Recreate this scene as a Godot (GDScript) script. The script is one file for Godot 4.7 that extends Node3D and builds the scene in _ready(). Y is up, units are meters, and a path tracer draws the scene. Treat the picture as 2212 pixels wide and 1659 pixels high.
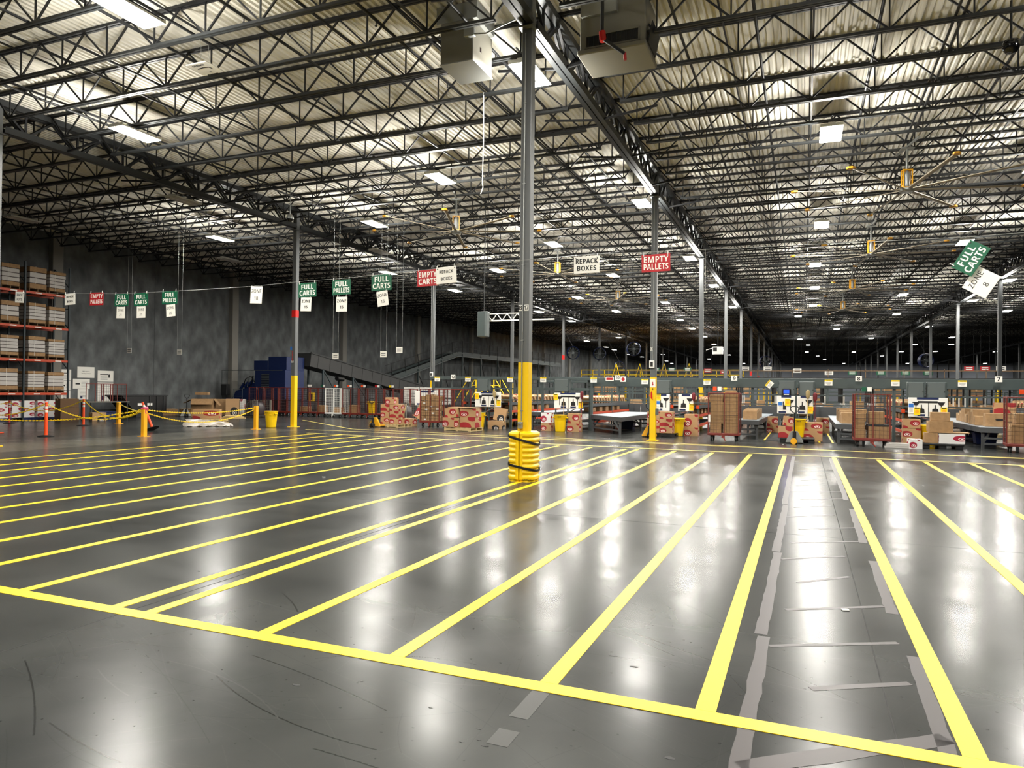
extends Node3D

# ---------------------------------------------------------------- mesh builder
class MB:
	var v = PackedVector3Array()
	var n = PackedVector3Array()
	var t = PackedVector2Array()
	func q(a, b, c, d):   # corners counter-clockwise as seen from outside
		var nn = (b - a).cross(d - a)
		if nn.length_squared() < 1e-14:
			nn = (c - b).cross(d - b)
		nn = nn.normalized()
		v.append_array([a, c, b, a, d, c])
		n.append_array([nn, nn, nn, nn, nn, nn])
		var A = Vector2(0, 1)
		var B = Vector2(1, 1)
		var C = Vector2(1, 0)
		var D = Vector2(0, 0)
		t.append_array([A, C, B, A, D, C])
	func qo(a, b, c, d, o):   # the same, turned to face away from o
		if (b - a).cross(d - a).dot((a + c) * 0.5 - o) < 0:
			q(d, c, b, a)
		else:
			q(a, b, c, d)
	func tri(a, b, c, o):
		var nn = (b - a).cross(c - a).normalized()
		if nn.dot((a + b + c) / 3.0 - o) < 0:
			var x = b
			b = c
			c = x
			nn = -nn
		v.append_array([a, c, b])
		n.append_array([nn, nn, nn])
		t.append_array([Vector2(0, 1), Vector2(1, 0), Vector2(1, 1)])
	func box(c, s, r = Basis()):
		var h = s * 0.5
		var f = [[0, 1, 2], [0, -1, -2], [2, 1, -0.5], [2, 1, 0.5]]
		var X = r * Vector3(h.x, 0, 0)
		var Y = r * Vector3(0, h.y, 0)
		var Z = r * Vector3(0, 0, h.z)
		q(c - X - Y + Z, c + X - Y + Z, c + X + Y + Z, c - X + Y + Z)
		q(c + X - Y - Z, c - X - Y - Z, c - X + Y - Z, c + X + Y - Z)
		q(c + X - Y + Z, c + X - Y - Z, c + X + Y - Z, c + X + Y + Z)
		q(c - X - Y - Z, c - X - Y + Z, c - X + Y + Z, c - X + Y - Z)
		q(c - X + Y + Z, c + X + Y + Z, c + X + Y - Z, c - X + Y - Z)
		q(c - X - Y - Z, c + X - Y - Z, c + X - Y + Z, c - X - Y + Z)
		return self
	func bev(c, s, e, r = Basis()):   # a box with chamfered edges
		var h = s * 0.5
		var pt = func(sg, ax):
			var p = Vector3(sg.x * (h.x - e), sg.y * (h.y - e), sg.z * (h.z - e))
			p[ax] = sg[ax] * h[ax]
			return c + r * p
		for ax in 3:
			var i = (ax + 1) % 3
			var j = (ax + 2) % 3
			for s0 in [-1, 1]:
				var g = []
				for k in [[-1, -1], [1, -1], [1, 1], [-1, 1]]:
					var sg = Vector3.ZERO
					sg[ax] = s0
					sg[i] = k[0]
					sg[j] = k[1]
					g.append(pt.call(sg, ax))
				qo(g[0], g[1], g[2], g[3], c)
			for a in [-1, 1]:
				for b in [-1, 1]:
					var lo = Vector3.ZERO
					lo[i] = a
					lo[j] = b
					var hi = lo
					lo[ax] = -1
					hi[ax] = 1
					qo(pt.call(lo, i), pt.call(hi, i), pt.call(hi, j), pt.call(lo, j), c)
		for x in [-1, 1]:
			for y in [-1, 1]:
				for z in [-1, 1]:
					var sg = Vector3(x, y, z)
					tri(pt.call(sg, 0), pt.call(sg, 1), pt.call(sg, 2), c)
		return self
	func bar(a, b, w, h = -1.0, up = Vector3.UP):
		if h < 0:
			h = w
		var z = (b - a)
		var L = z.length()
		if L < 1e-6:
			return self
		z /= L
		if absf(z.dot(up)) > 0.98:
			up = Vector3(0, 0, 1) if absf(z.z) < 0.9 else Vector3(1, 0, 0)
		var x = up.cross(z).normalized()
		return box((a + b) * 0.5, Vector3(w, h, L), Basis(x, z.cross(x), z))
	func grid(rows, wrap = false):   # rows of points; smooth shaded
		var R = rows.size()
		var K = rows[0].size()
		var ns = []
		for i in R:
			var line = PackedVector3Array()
			for k in K:
				var u = rows[mini(i + 1, R - 1)][k] - rows[maxi(i - 1, 0)][k]
				var k1 = (k + 1) % K if wrap else mini(k + 1, K - 1)
				var k0 = (k + K - 1) % K if wrap else maxi(k - 1, 0)
				var w = rows[i][k1] - rows[i][k0]
				line.append(w.cross(u).normalized())
			ns.append(line)
		for i in R - 1:
			for k in (K if wrap else K - 1):
				var k1 = (k + 1) % K
				for m in [[i, k], [i + 1, k1], [i, k1], [i, k], [i + 1, k], [i + 1, k1]]:
					v.append(rows[m[0]][m[1]])
					n.append(ns[m[0]][m[1]])
					t.append(Vector2(float(m[1]) / K, 1.0 - float(m[0]) / (R - 1)))
		return self
	func lathe(prof, k = 20, c = Vector3.ZERO):   # prof: (radius, height) upwards on the outside
		var rows = []
		for p in prof:
			var line = PackedVector3Array()
			for i in k:
				var a = -TAU * i / k
				line.append(c + Vector3(cos(a) * p.x, p.y, sin(a) * p.x))
			rows.append(line)
		return grid(rows, true)
	func disc(c, r, nn, k = 20):
		var x = nn.cross(Vector3.UP if absf(nn.y) < 0.9 else Vector3.RIGHT).normalized()
		var y = nn.cross(x)
		for i in k:
			var a = TAU * i / k
			var b = TAU * (i + 1) / k
			tri(c, c + (x * cos(a) + y * sin(a)) * r, c + (x * cos(b) + y * sin(b)) * r, c - nn)
		return self
	func cyl(a, b, r, k = 12, r2 = -1.0):
		tube([a, b], r, k, r2)
		disc(a, r, (a - b).normalized(), k)
		disc(b, r if r2 < 0 else r2, (b - a).normalized(), k)
		return self
	func tube(pts, r, k = 8, r2 = -1.0):
		var rows = []
		var x = Vector3.ZERO
		for i in pts.size():
			var d = (pts[mini(i + 1, pts.size() - 1)] - pts[maxi(i - 1, 0)]).normalized()
			if x == Vector3.ZERO:
				x = d.cross(Vector3.UP if absf(d.y) < 0.9 else Vector3.RIGHT).normalized()
			x = (x - d * x.dot(d)).normalized()
			var y = d.cross(x)
			var line = PackedVector3Array()
			var rr = r if r2 < 0 else lerpf(r, r2, float(i) / (pts.size() - 1))
			for j in k:
				var a = TAU * j / k
				line.append(pts[i] + (x * cos(a) + y * sin(a)) * rr)
			rows.append(line)
		return grid(rows, true)
	func prism(poly, d, xf = Transform3D()):   # poly counter-clockwise in x, y; pushed from z = 0 to d
		var idx = Geometry2D.triangulate_polygon(PackedVector2Array(poly))
		var mid = xf * Vector3(0, 0, d * 0.5)
		for i in range(0, idx.size(), 3):
			for z in [0.0, d]:
				var g = []
				for m in 3:
					g.append(xf * Vector3(poly[idx[i + m]].x, poly[idx[i + m]].y, z))
				var nn = xf.basis * Vector3(0, 0, 1 if z == d else -1)
				tri(g[0], g[1], g[2], g[0] - nn)
		for i in poly.size():
			var a = poly[i]
			var b = poly[(i + 1) % poly.size()]
			q(xf * Vector3(a.x, a.y, 0), xf * Vector3(b.x, b.y, 0), xf * Vector3(b.x, b.y, d), xf * Vector3(a.x, a.y, d))
		return self
	func mesh():
		var m = ArrayMesh.new()
		var a = []
		a.resize(Mesh.ARRAY_MAX)
		a[Mesh.ARRAY_VERTEX] = v
		a[Mesh.ARRAY_NORMAL] = n
		a[Mesh.ARRAY_TEX_UV] = t
		m.add_surface_from_arrays(Mesh.PRIMITIVE_TRIANGLES, a)
		return m

# ---------------------------------------------------------------- scene helpers
var M = {}
var taken = {}
var rng = RandomNumberGenerator.new()
var fonts = {}

func V(x, y, z):
	return Vector3(x, y, z)

func rot(deg, ax = Vector3.UP):
	return Basis(ax, deg_to_rad(deg))

func mat(key, col = Color.WHITE, rough = 0.6, metal = 0.0):
	if not M.has(key):
		var m = StandardMaterial3D.new()
		m.albedo_color = col
		m.roughness = rough
		m.metallic = metal
		m.resource_name = key
		M[key] = m
	return M[key]

func numbered(called):
	if not taken.has(called):
		taken[called] = 0
		return called
	taken[called] += 1
	return "%s_%03d" % [called, taken[called]]

func tag(o, label, category, group = ""):
	o.set_meta("label", label)
	o.set_meta("category", category)
	if group != "":
		o.set_meta("group", group)
	return o

func thing(called, label, category, at = Vector3.ZERO, turn = 0.0, group = ""):
	var o = Node3D.new()
	o.name = numbered(called)
	add_child(o)
	o.position = at
	o.rotation_degrees.y = turn
	return tag(o, label, category, group)

func part(parent, called, mesh, material, label = ""):
	var o = MeshInstance3D.new()
	o.name = called
	o.mesh = mesh.mesh() if mesh is MB else mesh
	o.material_override = material
	parent.add_child(o, true)
	if label != "":
		o.set_meta("label", label)
	return o

func solo(called, mesh, material, label, category, group = "", at = Vector3.ZERO):
	var o = part(self, numbered(called), mesh, material)
	o.position = at
	return tag(o, label, category, group)

func structure(called):
	var o = Node3D.new()
	o.name = called
	add_child(o)
	o.set_meta("kind", "structure")
	return o

func dup(root, at, turn = 0.0, label = "", group = ""):
	var r = root.duplicate()
	var stem = str(root.name)
	if root.has_meta("stem"):
		stem = root.get_meta("stem")
	var cut = stem.rfind("_")
	if cut > 0 and stem.substr(cut + 1).is_valid_int():
		stem = stem.substr(0, cut)
	r.name = numbered(stem)
	add_child(r)
	r.position = at
	r.rotation = Vector3(0, deg_to_rad(turn), 0)
	if label != "":
		r.set_meta("label", label)
	if group != "":
		r.set_meta("group", group)
	return r

func text(parent, what, cap, at, basis, material, bold = true, stretch = 1.0, most = 0.0):
	var f = TextMesh.new()
	if not fonts.has(bold):
		var s = SystemFont.new()
		s.font_names = PackedStringArray(["Droid Sans"])
		s.font_weight = 700 if bold else 400
		fonts[bold] = s
	f.font = fonts[bold]
	f.text = what
	f.font_size = 48
	f.pixel_size = cap / (48 * 0.72)
	f.curve_step = 3.0
	f.depth = 0.003
	var o = part(parent, "lettering", f, material)
	var w = f.get_aabb().size.x * stretch
	if most > 0 and w > most:
		stretch *= most / w
	o.transform = Transform3D(basis * Basis.from_scale(Vector3(stretch, 1, 1)), at)
	return o

func noise_tex(size, freq, oct, lo, hi, sd = 1, normal = false, kind = FastNoiseLite.TYPE_SIMPLEX_SMOOTH):
	var t = NoiseTexture2D.new()
	t.width = size
	t.height = size
	t.seamless = true
	var f = FastNoiseLite.new()
	f.seed = sd
	f.noise_type = kind
	f.frequency = freq
	f.fractal_octaves = oct
	t.noise = f
	if normal:
		t.as_normal_map = true
		t.bump_strength = hi
	else:
		var g = Gradient.new()
		g.offsets = PackedFloat32Array([0.0, 1.0])
		g.colors = PackedColorArray([lo, hi])
		t.color_ramp = g
	return t

# a printed carton side: kraft or white board with red blobs and white rings
func print_tex(ground, ink, blobs, sd):
	var r = RandomNumberGenerator.new()
	r.seed = sd
	var S = 192
	var im = Image.create(S, S, false, Image.FORMAT_RGB8)
	im.fill(ground)
	for y in range(0, S, 3):
		var k = 1.0 + (r.randf() - 0.5) * 0.03
		im.fill_rect(Rect2i(0, y, S, 3), Color(ground.r * k, ground.g * k, ground.b * k))
	for b in blobs:   # x, y, radius, ring?
		var cx = b[0] * S
		var cy = b[1] * S
		var R = b[2] * S
		for y in range(maxi(0, int(cy - R)), mini(S, int(cy + R) + 1)):
			for x in range(maxi(0, int(cx - R)), mini(S, int(cx + R) + 1)):
				var d = Vector2(x - cx, y - cy)
				if d.length() < R:
					var c = ink
					if b[3] > 0:
						var e = (d - Vector2(R * 0.15, R * 0.22)).length() / R
						if e < 0.50 and e > 0.36 or e < 0.18:
							c = Color(0.93, 0.9, 0.87)
					im.set_pixel(x, y, c)
	return ImageTexture.create_from_image(im)

func make_materials():
	mat("steel", Color(0.085, 0.09, 0.10), 0.55, 0.0)            # dark painted roof steel
	mat("girder", Color(0.15, 0.16, 0.165), 0.5)
	mat("column", Color(0.36, 0.37, 0.375), 0.42)
	mat("yellow", Color(0.93, 0.76, 0.06), 0.38)
	mat("plastic_yellow", Color(0.95, 0.78, 0.05), 0.34)
	mat("bollard", Color(0.93, 0.66, 0.08), 0.45)
	mat("line", Color(0.96, 0.82, 0.06), 0.42)
	mat("line_pale", Color(0.90, 0.82, 0.42), 0.45)
	mat("white", Color(0.90, 0.90, 0.88), 0.5)
	mat("card", Color(0.93, 0.92, 0.89), 0.6)
	mat("black", Color(0.03, 0.03, 0.035), 0.5)
	mat("rubber", Color(0.05, 0.05, 0.05), 0.8)
	mat("ink", Color(0.04, 0.04, 0.05), 0.6)
	mat("grey_ink", Color(0.35, 0.35, 0.36), 0.6)
	mat("sign_green", Color(0.03, 0.34, 0.23), 0.45)
	mat("sign_red", Color(0.68, 0.10, 0.13), 0.45)
	mat("orange", Color(0.93, 0.30, 0.07), 0.5)
	mat("rack_orange", Color(0.76, 0.27, 0.13), 0.5)
	mat("rack_blue", Color(0.14, 0.19, 0.21), 0.5)
	mat("cart_red", Color(0.42, 0.13, 0.09), 0.5)
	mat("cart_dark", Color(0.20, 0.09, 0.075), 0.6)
	mat("frame_grey", Color(0.24, 0.28, 0.28), 0.5)
	mat("box_grey", Color(0.33, 0.36, 0.36), 0.45)
	mat("table_grey", Color(0.26, 0.27, 0.28), 0.5)
	mat("belt", Color(0.66, 0.70, 0.74), 0.28, 0.35)
	mat("galv", Color(0.60, 0.61, 0.60), 0.4, 0.55)
	mat("duct", Color(0.50, 0.49, 0.45), 0.5, 0.25)
	mat("blue", Color(0.02, 0.11, 0.30), 0.45)
	mat("blue_dark", Color(0.015, 0.06, 0.16), 0.5)
	mat("blue_label", Color(0.14, 0.42, 0.75), 0.5)
	mat("wood", Color(0.78, 0.68, 0.48), 0.75)
	mat("wood_dark", Color(0.40, 0.31, 0.21), 0.8)
	mat("tape", Color(0.80, 0.72, 0.56), 0.35)
	mat("wrap", Color(0.66, 0.63, 0.60), 0.35)
	mat("sheet_white", Color(0.74, 0.72, 0.70), 0.6)
	mat("pink", Color(0.90, 0.35, 0.45), 0.5)
	mat("red_bright", Color(0.80, 0.08, 0.06), 0.5)
	mat("reflective", Color(0.88, 0.85, 0.80), 0.35)
	mat("dark_grey", Color(0.13, 0.135, 0.14), 0.6)
	mat("conveyor_dark", Color(0.165, 0.165, 0.165), 0.55)
	mat("fan_blade", Color(0.62, 0.58, 0.50), 0.4, 0.4)
	mat("fan_yellow", Color(0.86, 0.62, 0.10), 0.45)
	mat("old_tape", Color(0.15, 0.11, 0.118), 0.4)
	mat("old_tape_dark", Color(0.085, 0.082, 0.07), 0.4)
	mat("joint", Color(0.10, 0.10, 0.10), 0.8)
	mat("stain", Color(0.07, 0.07, 0.07), 0.6)
	mat("mat_black", Color(0.09, 0.09, 0.10), 0.85)
	mat("broom", Color(0.62, 0.55, 0.38), 0.8)
	mat("mop_red", Color(0.40, 0.08, 0.12), 0.7)
	mat("kraft_dark", Color(0.38, 0.28, 0.18), 0.8)
	var k = mat("kraft", Color(0.66, 0.52, 0.36), 0.8)
	k.albedo_texture = noise_tex(256, 0.02, 4, Color(0.86, 0.86, 0.86), Color(1, 1, 1), 3)
	k.uv1_triplanar = true
	var g = M.wrap
	g.clearcoat_enabled = true
	g.clearcoat = 0.5
	# lamp lens and lit screens
	var e = mat("lamp_lens", Color(0.95, 0.95, 0.93), 0.4)
	e.emission_enabled = true
	e.emission = Color(1.0, 0.985, 0.95)
	e.emission_energy_multiplier = LENS
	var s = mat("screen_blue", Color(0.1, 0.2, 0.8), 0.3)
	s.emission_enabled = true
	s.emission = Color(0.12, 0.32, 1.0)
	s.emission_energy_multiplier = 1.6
	# roof deck
	var d = mat("deck", Color(0.89, 0.875, 0.83), 0.7)
	d.albedo_texture = noise_tex(512, 0.012, 5, Color(0.80, 0.80, 0.79), Color(1, 1, 1), 9)
	d.uv1_triplanar = true
	d.uv1_world_triplanar = true
	d.uv1_scale = Vector3(0.21, 0.21, 0.05)
	# concrete walls
	var w = mat("wall", Color(0.45, 0.465, 0.47), 0.85)
	w.albedo_texture = noise_tex(1024, 0.006, 6, Color(0.62, 0.62, 0.62), Color(1, 1, 1), 21)
	w.uv1_triplanar = true
	w.uv1_world_triplanar = true
	w.uv1_scale = Vector3(0.16, 0.10, 0.16)
	mat("pilaster", Color(0.50, 0.49, 0.465), 0.85)
	# polished floor
	var f = mat("floor", Color(0.285, 0.29, 0.282), 1.0)
	f.albedo_texture = noise_tex(1024, 0.0045, 6, Color(0.66, 0.67, 0.68), Color(1, 1, 1), 5)
	f.uv1_scale = Vector3(0.085, 0.085, 1)
	f.roughness = 1.0
	f.roughness_texture = streak_tex()
	f.metallic_specular = 0.2
	f.detail_enabled = true
	f.detail_blend_mode = BaseMaterial3D.BLEND_MODE_MUL
	f.detail_uv_layer = BaseMaterial3D.DETAIL_UV_2
	f.detail_albedo = scratch_tex()
	f.uv2_scale = Vector3(0.27, 0.27, 1)
	var st = mat("floor_pale", Color(0.40, 0.397, 0.37), 1.0)
	st.albedo_texture = f.albedo_texture
	st.roughness_texture = f.roughness_texture
	st.uv1_scale = f.uv1_scale
	st.metallic_specular = 0.3
	# printed cartons
	var kr = Color(0.68, 0.54, 0.38)
	var red = Color(0.58, 0.11, 0.13)
	var wh = Color(0.87, 0.86, 0.85)
	var lists = {
		"print_a": [kr, red, [[0.68, 0.42, 0.30, 1], [0.02, 0.95, 0.26, 0]]],
		"print_b": [kr, red, [[0.20, 0.62, 0.34, 1], [0.92, 0.02, 0.2, 0]]],
		"print_c": [kr, red, [[0.30, 0.95, 0.45, 0], [0.80, 0.12, 0.30, 0]]],
		"print_d": [wh, Color(0.62, 0.08, 0.20), [[0.84, 0.45, 0.30, 1]]],
		"print_e": [wh, Color(0.62, 0.08, 0.20), [[0.26, 0.60, 0.32, 1], [0.7, 0.0, 0.14, 0]]],
		"print_f": [kr, Color(0.09, 0.09, 0.10), [[0.62, 0.82, 0.30, 1]]],
	}
	var i = 0
	for key in lists:
		i += 1
		var m = mat(key, Color.WHITE, 0.75)
		m.albedo_texture = print_tex(lists[key][0], lists[key][1], lists[key][2], i)

# long, faint wheel marks and hairline scratches worn into the floor
func scratch_tex():
	var S = 1024
	var im = Image.create(S, S, false, Image.FORMAT_RGB8)
	im.fill(Color(0.93, 0.93, 0.93))
	var r = RandomNumberGenerator.new()
	r.seed = 77
	for k in 150:
		var p = Vector2(r.randf() * S, r.randf() * S)
		var a = r.randf() * TAU if r.randf() < 0.4 else r.randfn(0.3, 0.25)
		var bend = r.randfn(0, 0.0015)
		var L = r.randi_range(60, 420)
		var pale = r.randf() < 0.55
		var w = 2 if r.randf() < 0.12 else 1
		for i in L:
			p += Vector2(cos(a), sin(a))
			a += bend
			var c = im.get_pixel(posmod(int(p.x), S), posmod(int(p.y), S))
			var kk = 0.05 if pale else -0.07
			c = Color(clampf(c.r + kk, 0.6, 1), clampf(c.g + kk, 0.6, 1), clampf(c.b + kk, 0.6, 1))
			im.fill_rect(Rect2i(posmod(int(p.x), S), posmod(int(p.y), S), w, w), c)
	for k in 260:
		var p = Vector2i(r.randi() % S, r.randi() % S)
		im.fill_rect(Rect2i(p.x, p.y, r.randi_range(1, 4), r.randi_range(1, 3)), Color(0.7, 0.7, 0.7))
	return ImageTexture.create_from_image(im)

# streaky wear of the floor polish, as roughness
func streak_tex():
	var S = 512
	var im = Image.create(S, S, false, Image.FORMAT_RGBF)
	var f = FastNoiseLite.new()
	f.seed = 31
	f.noise_type = FastNoiseLite.TYPE_SIMPLEX_SMOOTH
	f.fractal_octaves = 4
	f.frequency = 0.012
	for y in S:
		for x in S:
			var k = f.get_noise_2d(x * 0.7 + y * 0.25, y * 3.2) * 0.6 + f.get_noise_2d(x * 1.5 + 900.0, y * 1.5) * 0.5
			var e = minf(minf(x, S - 1 - x), minf(y, S - 1 - y)) / 40.0
			k *= clampf(e, 0.0, 1.0)
			var r = clampf(0.228 + k * 0.07, 0.17, 0.268)
			im.set_pixel(x, y, Color(r, r, r))
	return ImageTexture.create_from_image(im)

const BAY = 12.192
const ROWS = [-35.3, -20.1, -4.8, 10.5, 25.75, 41.0]
const Z0 = -12.33
const ZEND = -180.0
const ZBACK = 10.0
const DECK = 9.38
const LENS = 14.0
const LAMP = 62.0
const ROOF_FILL = 0.29  # strength of the added roof fill relative to the lamps
const LAMP_Y = 8.42

func _ready():
	# camera: 24 mm phone lens at eye height
	var cam = Camera3D.new()
	cam.name = "camera"
	cam.fov = 56.736
	cam.near = 0.05
	cam.far = 400.0
	add_child(cam)
	cam.position = Vector3(0, 1.6706, 0)
	cam.rotation = Vector3(0.00899594, 0.389487, 0.0118834)
	cam.current = true
	var we = WorldEnvironment.new()
	we.name = "surroundings"
	var env = Environment.new()
	env.background_mode = Environment.BG_COLOR
	env.background_color = Color(0.02, 0.02, 0.025)
	env.tonemap_mode = Environment.TONE_MAPPER_LINEAR
	env.tonemap_exposure = 1.0
	env.sdfgi_enabled = true
	env.ssao_enabled = true
	env.ssil_enabled = true
	we.environment = env
	add_child(we)
	rng.seed = 11
	make_materials()
	build_lamps()
	build_floor()
	build_walls()
	build_ceiling()
	build_columns()
	build_overhead()
	build_signs()
	build_left_side()
	build_far_left()
	build_stations()
	build_pick_area()
	build_background()

# ---------------------------------------------------------------- lamps
func lamp_proto(lit):
	var t = thing("high_bay_lamp", "", "lamp")
	var b = MB.new()
	b.box(V(0, 0.06, 0), V(0.16, 0.09, 1.16))
	b.box(V(0, 0.0, 0), V(0.03, 0.05, 1.2))
	for s in [-1, 1]:
		b.box(V(s * 0.14, 0.02, 0), V(0.25, 0.018, 1.2))
		b.box(V(s * 0.262, 0.005, 0), V(0.008, 0.04, 1.2))
	for s in [-1, 1]:
		b.box(V(0, 0.03, s * 0.6), V(0.53, 0.08, 0.014))
	part(t, "housing", b, M.white)
	for s in [-1, 1]:
		part(t, "lens", MB.new().box(V(s * 0.137, -0.008, 0), V(0.232, 0.036, 1.17)), M.lamp_lens if lit else M.wrap)
	for s in [-1, 1]:
		part(t, "suspension_wire", MB.new().tube([V(0, 0.09, s * 0.4), V(0, 0.19, s * 0.4)], 0.006, 5), M.galv)
	part(t, "hanger_strut", MB.new().box(V(0, 0.2, 0), V(0.03, 0.03, 1.62)), M.steel)
	return t

func build_lamps():
	var lit = [[-11.3, -9.1], [-16.6, -13.7], [-10.8, -20.1], [-16.3, -24.7], [-24.6, -24.8], [-5.45, -14.1], [-5.4, -25.2], [-16.0, -36.7], [-22.0, -43.2], [-22.4, -35.4], [-21.0, -57.0], [-10.7, -30.9], [-10.3, -40.3], [-5.35, -36.4], [-5.3, -46.2], [-5.2, -58.1], [-15.1, -49.1], [-9.7, -53.8], [-10.7, -67.2], [-10.9, -76.3], [-14.6, -58.5], [-20.8, -65.5], [-21.4, -87.1], [-21.7, -98.8], [-27.0, -92.1], [-27.8, -105.3], [-28.3, -112.2], [-29.4, -127.0], [-28.8, -135.8], [-23.4, -128.0], [-27.5, -154.7], [-28.5, -167.3], [-11.1, -87.9], [-11.6, -102.1], [-12.0, -115.6], [-12.3, -131.0], [-17.6, -146.5], [-12.6, -168.7], [-7.2, -170.7], [0.6, -20.1], [0.6, -30.8], [0.5, -40.2], [0.6, -49.0], [0.6, -58.6], [-0.5, -66.6], [3.1, -80.7], [-0.5, -94.7], [7.4, -94.8], [0.5, -106.5], [0.4, -123.9], [7.3, -125.1], [2.2, -136.9], [3.7, -151.0], [8.0, -170.4], [12.5, -138.4], [20.3, -171.5], [14.0, -125.4], [6.1, -54.1], [7.1, -66.9], [6.5, -36.4], [11.3, -79.9], [15.8, -95.4], [17.9, -108.6], [13.6, -107.9], [11.0, -49.2], [11.0, -58.9], [14.8, -66.8], [34.5, -172.4], [18.6, -125.3], [26.9, -127.7],
		[0.6, -9.8], [6.3, -25.0], [6.3, -13.5], [-5.4, -2.5], [-11.0, 2.0], [0.6, 1.5], [6.3, -2.0], [-16.5, -2.5]]
	var dark = [[-29.6, -19.2], [-20.9, -19.3], [-28.3, -29.2], [-19.4, -29.9], [-15.3, -45.8]]
	var p = lamp_proto(true)
	var names = ["long white lamp glowing at the upper edge of the picture, nearest of its row", "glowing twin strip lamp hanging below the first joists of the upper left", "glowing twin strip lamp over the swept aisle, above the yellow hub ceiling fan", "glowing lamp just off the blade end of the big ceiling fan", "glowing lamp over the bare grey wall beside the pallet rack", "glowing lamp partly behind the top of the near grey column", "glowing lamp beside the second column's head"]
	for i in lit.size():
		var at = V(lit[i][0], LAMP_Y, lit[i][1])
		var o = p if i == 0 else dup(p, at)
		o.position = at
		if i < names.size():
			o.set_meta("label", names[i])
		elif lit[i][1] > -45:
			o.set_meta("label", "lit twin strip high bay lamp in the middle distance under the joists")
			o.set_meta("group", "high bay lamps over the packing stations")
		else:
			o.set_meta("label", "small distant high bay lamp glowing under the dark far roof")
			o.set_meta("group", "far high bay lamps")
		if i == 39:
			o.set_meta("label", "bright square looking lamp with two panels, above the right ceiling fan")
			o.remove_meta("group")
		var a = AreaLight3D.new()
		a.name = "lamp_light"
		a.area_size = Vector2(0.48, 1.17)
		a.area_normalize_energy = true
		a.light_color = Color(1.0, 0.985, 0.95)
		a.light_energy = LAMP
		a.area_range = 80.0
		a.shadow_enabled = true
		add_child(a, true)
		a.position = at + V(0, -0.035, 0)
		a.rotation_degrees.x = -90
		if lit[i][1] < -95:
			continue
		var u = SpotLight3D.new()   # added unseen fill, hung below the lamp to brighten the roof deck
		u.name = "roof_fill_light"
		u.light_size = 0.25
		u.light_color = Color(1.0, 0.985, 0.95)
		u.light_energy = LAMP * ROOF_FILL
		u.spot_range = 60.0
		u.spot_angle = 86.0
		u.spot_angle_attenuation = 0.4
		u.spot_attenuation = 2.0
		u.shadow_enabled = true
		add_child(u, true)
		u.position = at + V(0, -0.6, 0)
		u.rotation_degrees.x = 90
	var q = lamp_proto(false)
	for i in dark.size():
		var at = V(dark[i][0], LAMP_Y, dark[i][1])
		var o = q if i == 0 else dup(q, at)
		o.position = at
		o.set_meta("label", ["unlit lamp fitting above the pallet rack near the wall corner", "unlit lamp fitting hanging left of the second yellow footed column head", "unlit lamp fitting high over the compactor wall", "unlit lamp fitting behind the ceiling fan, over the caged carts", "unlit lamp fitting far behind the near grey column"][i])

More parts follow.
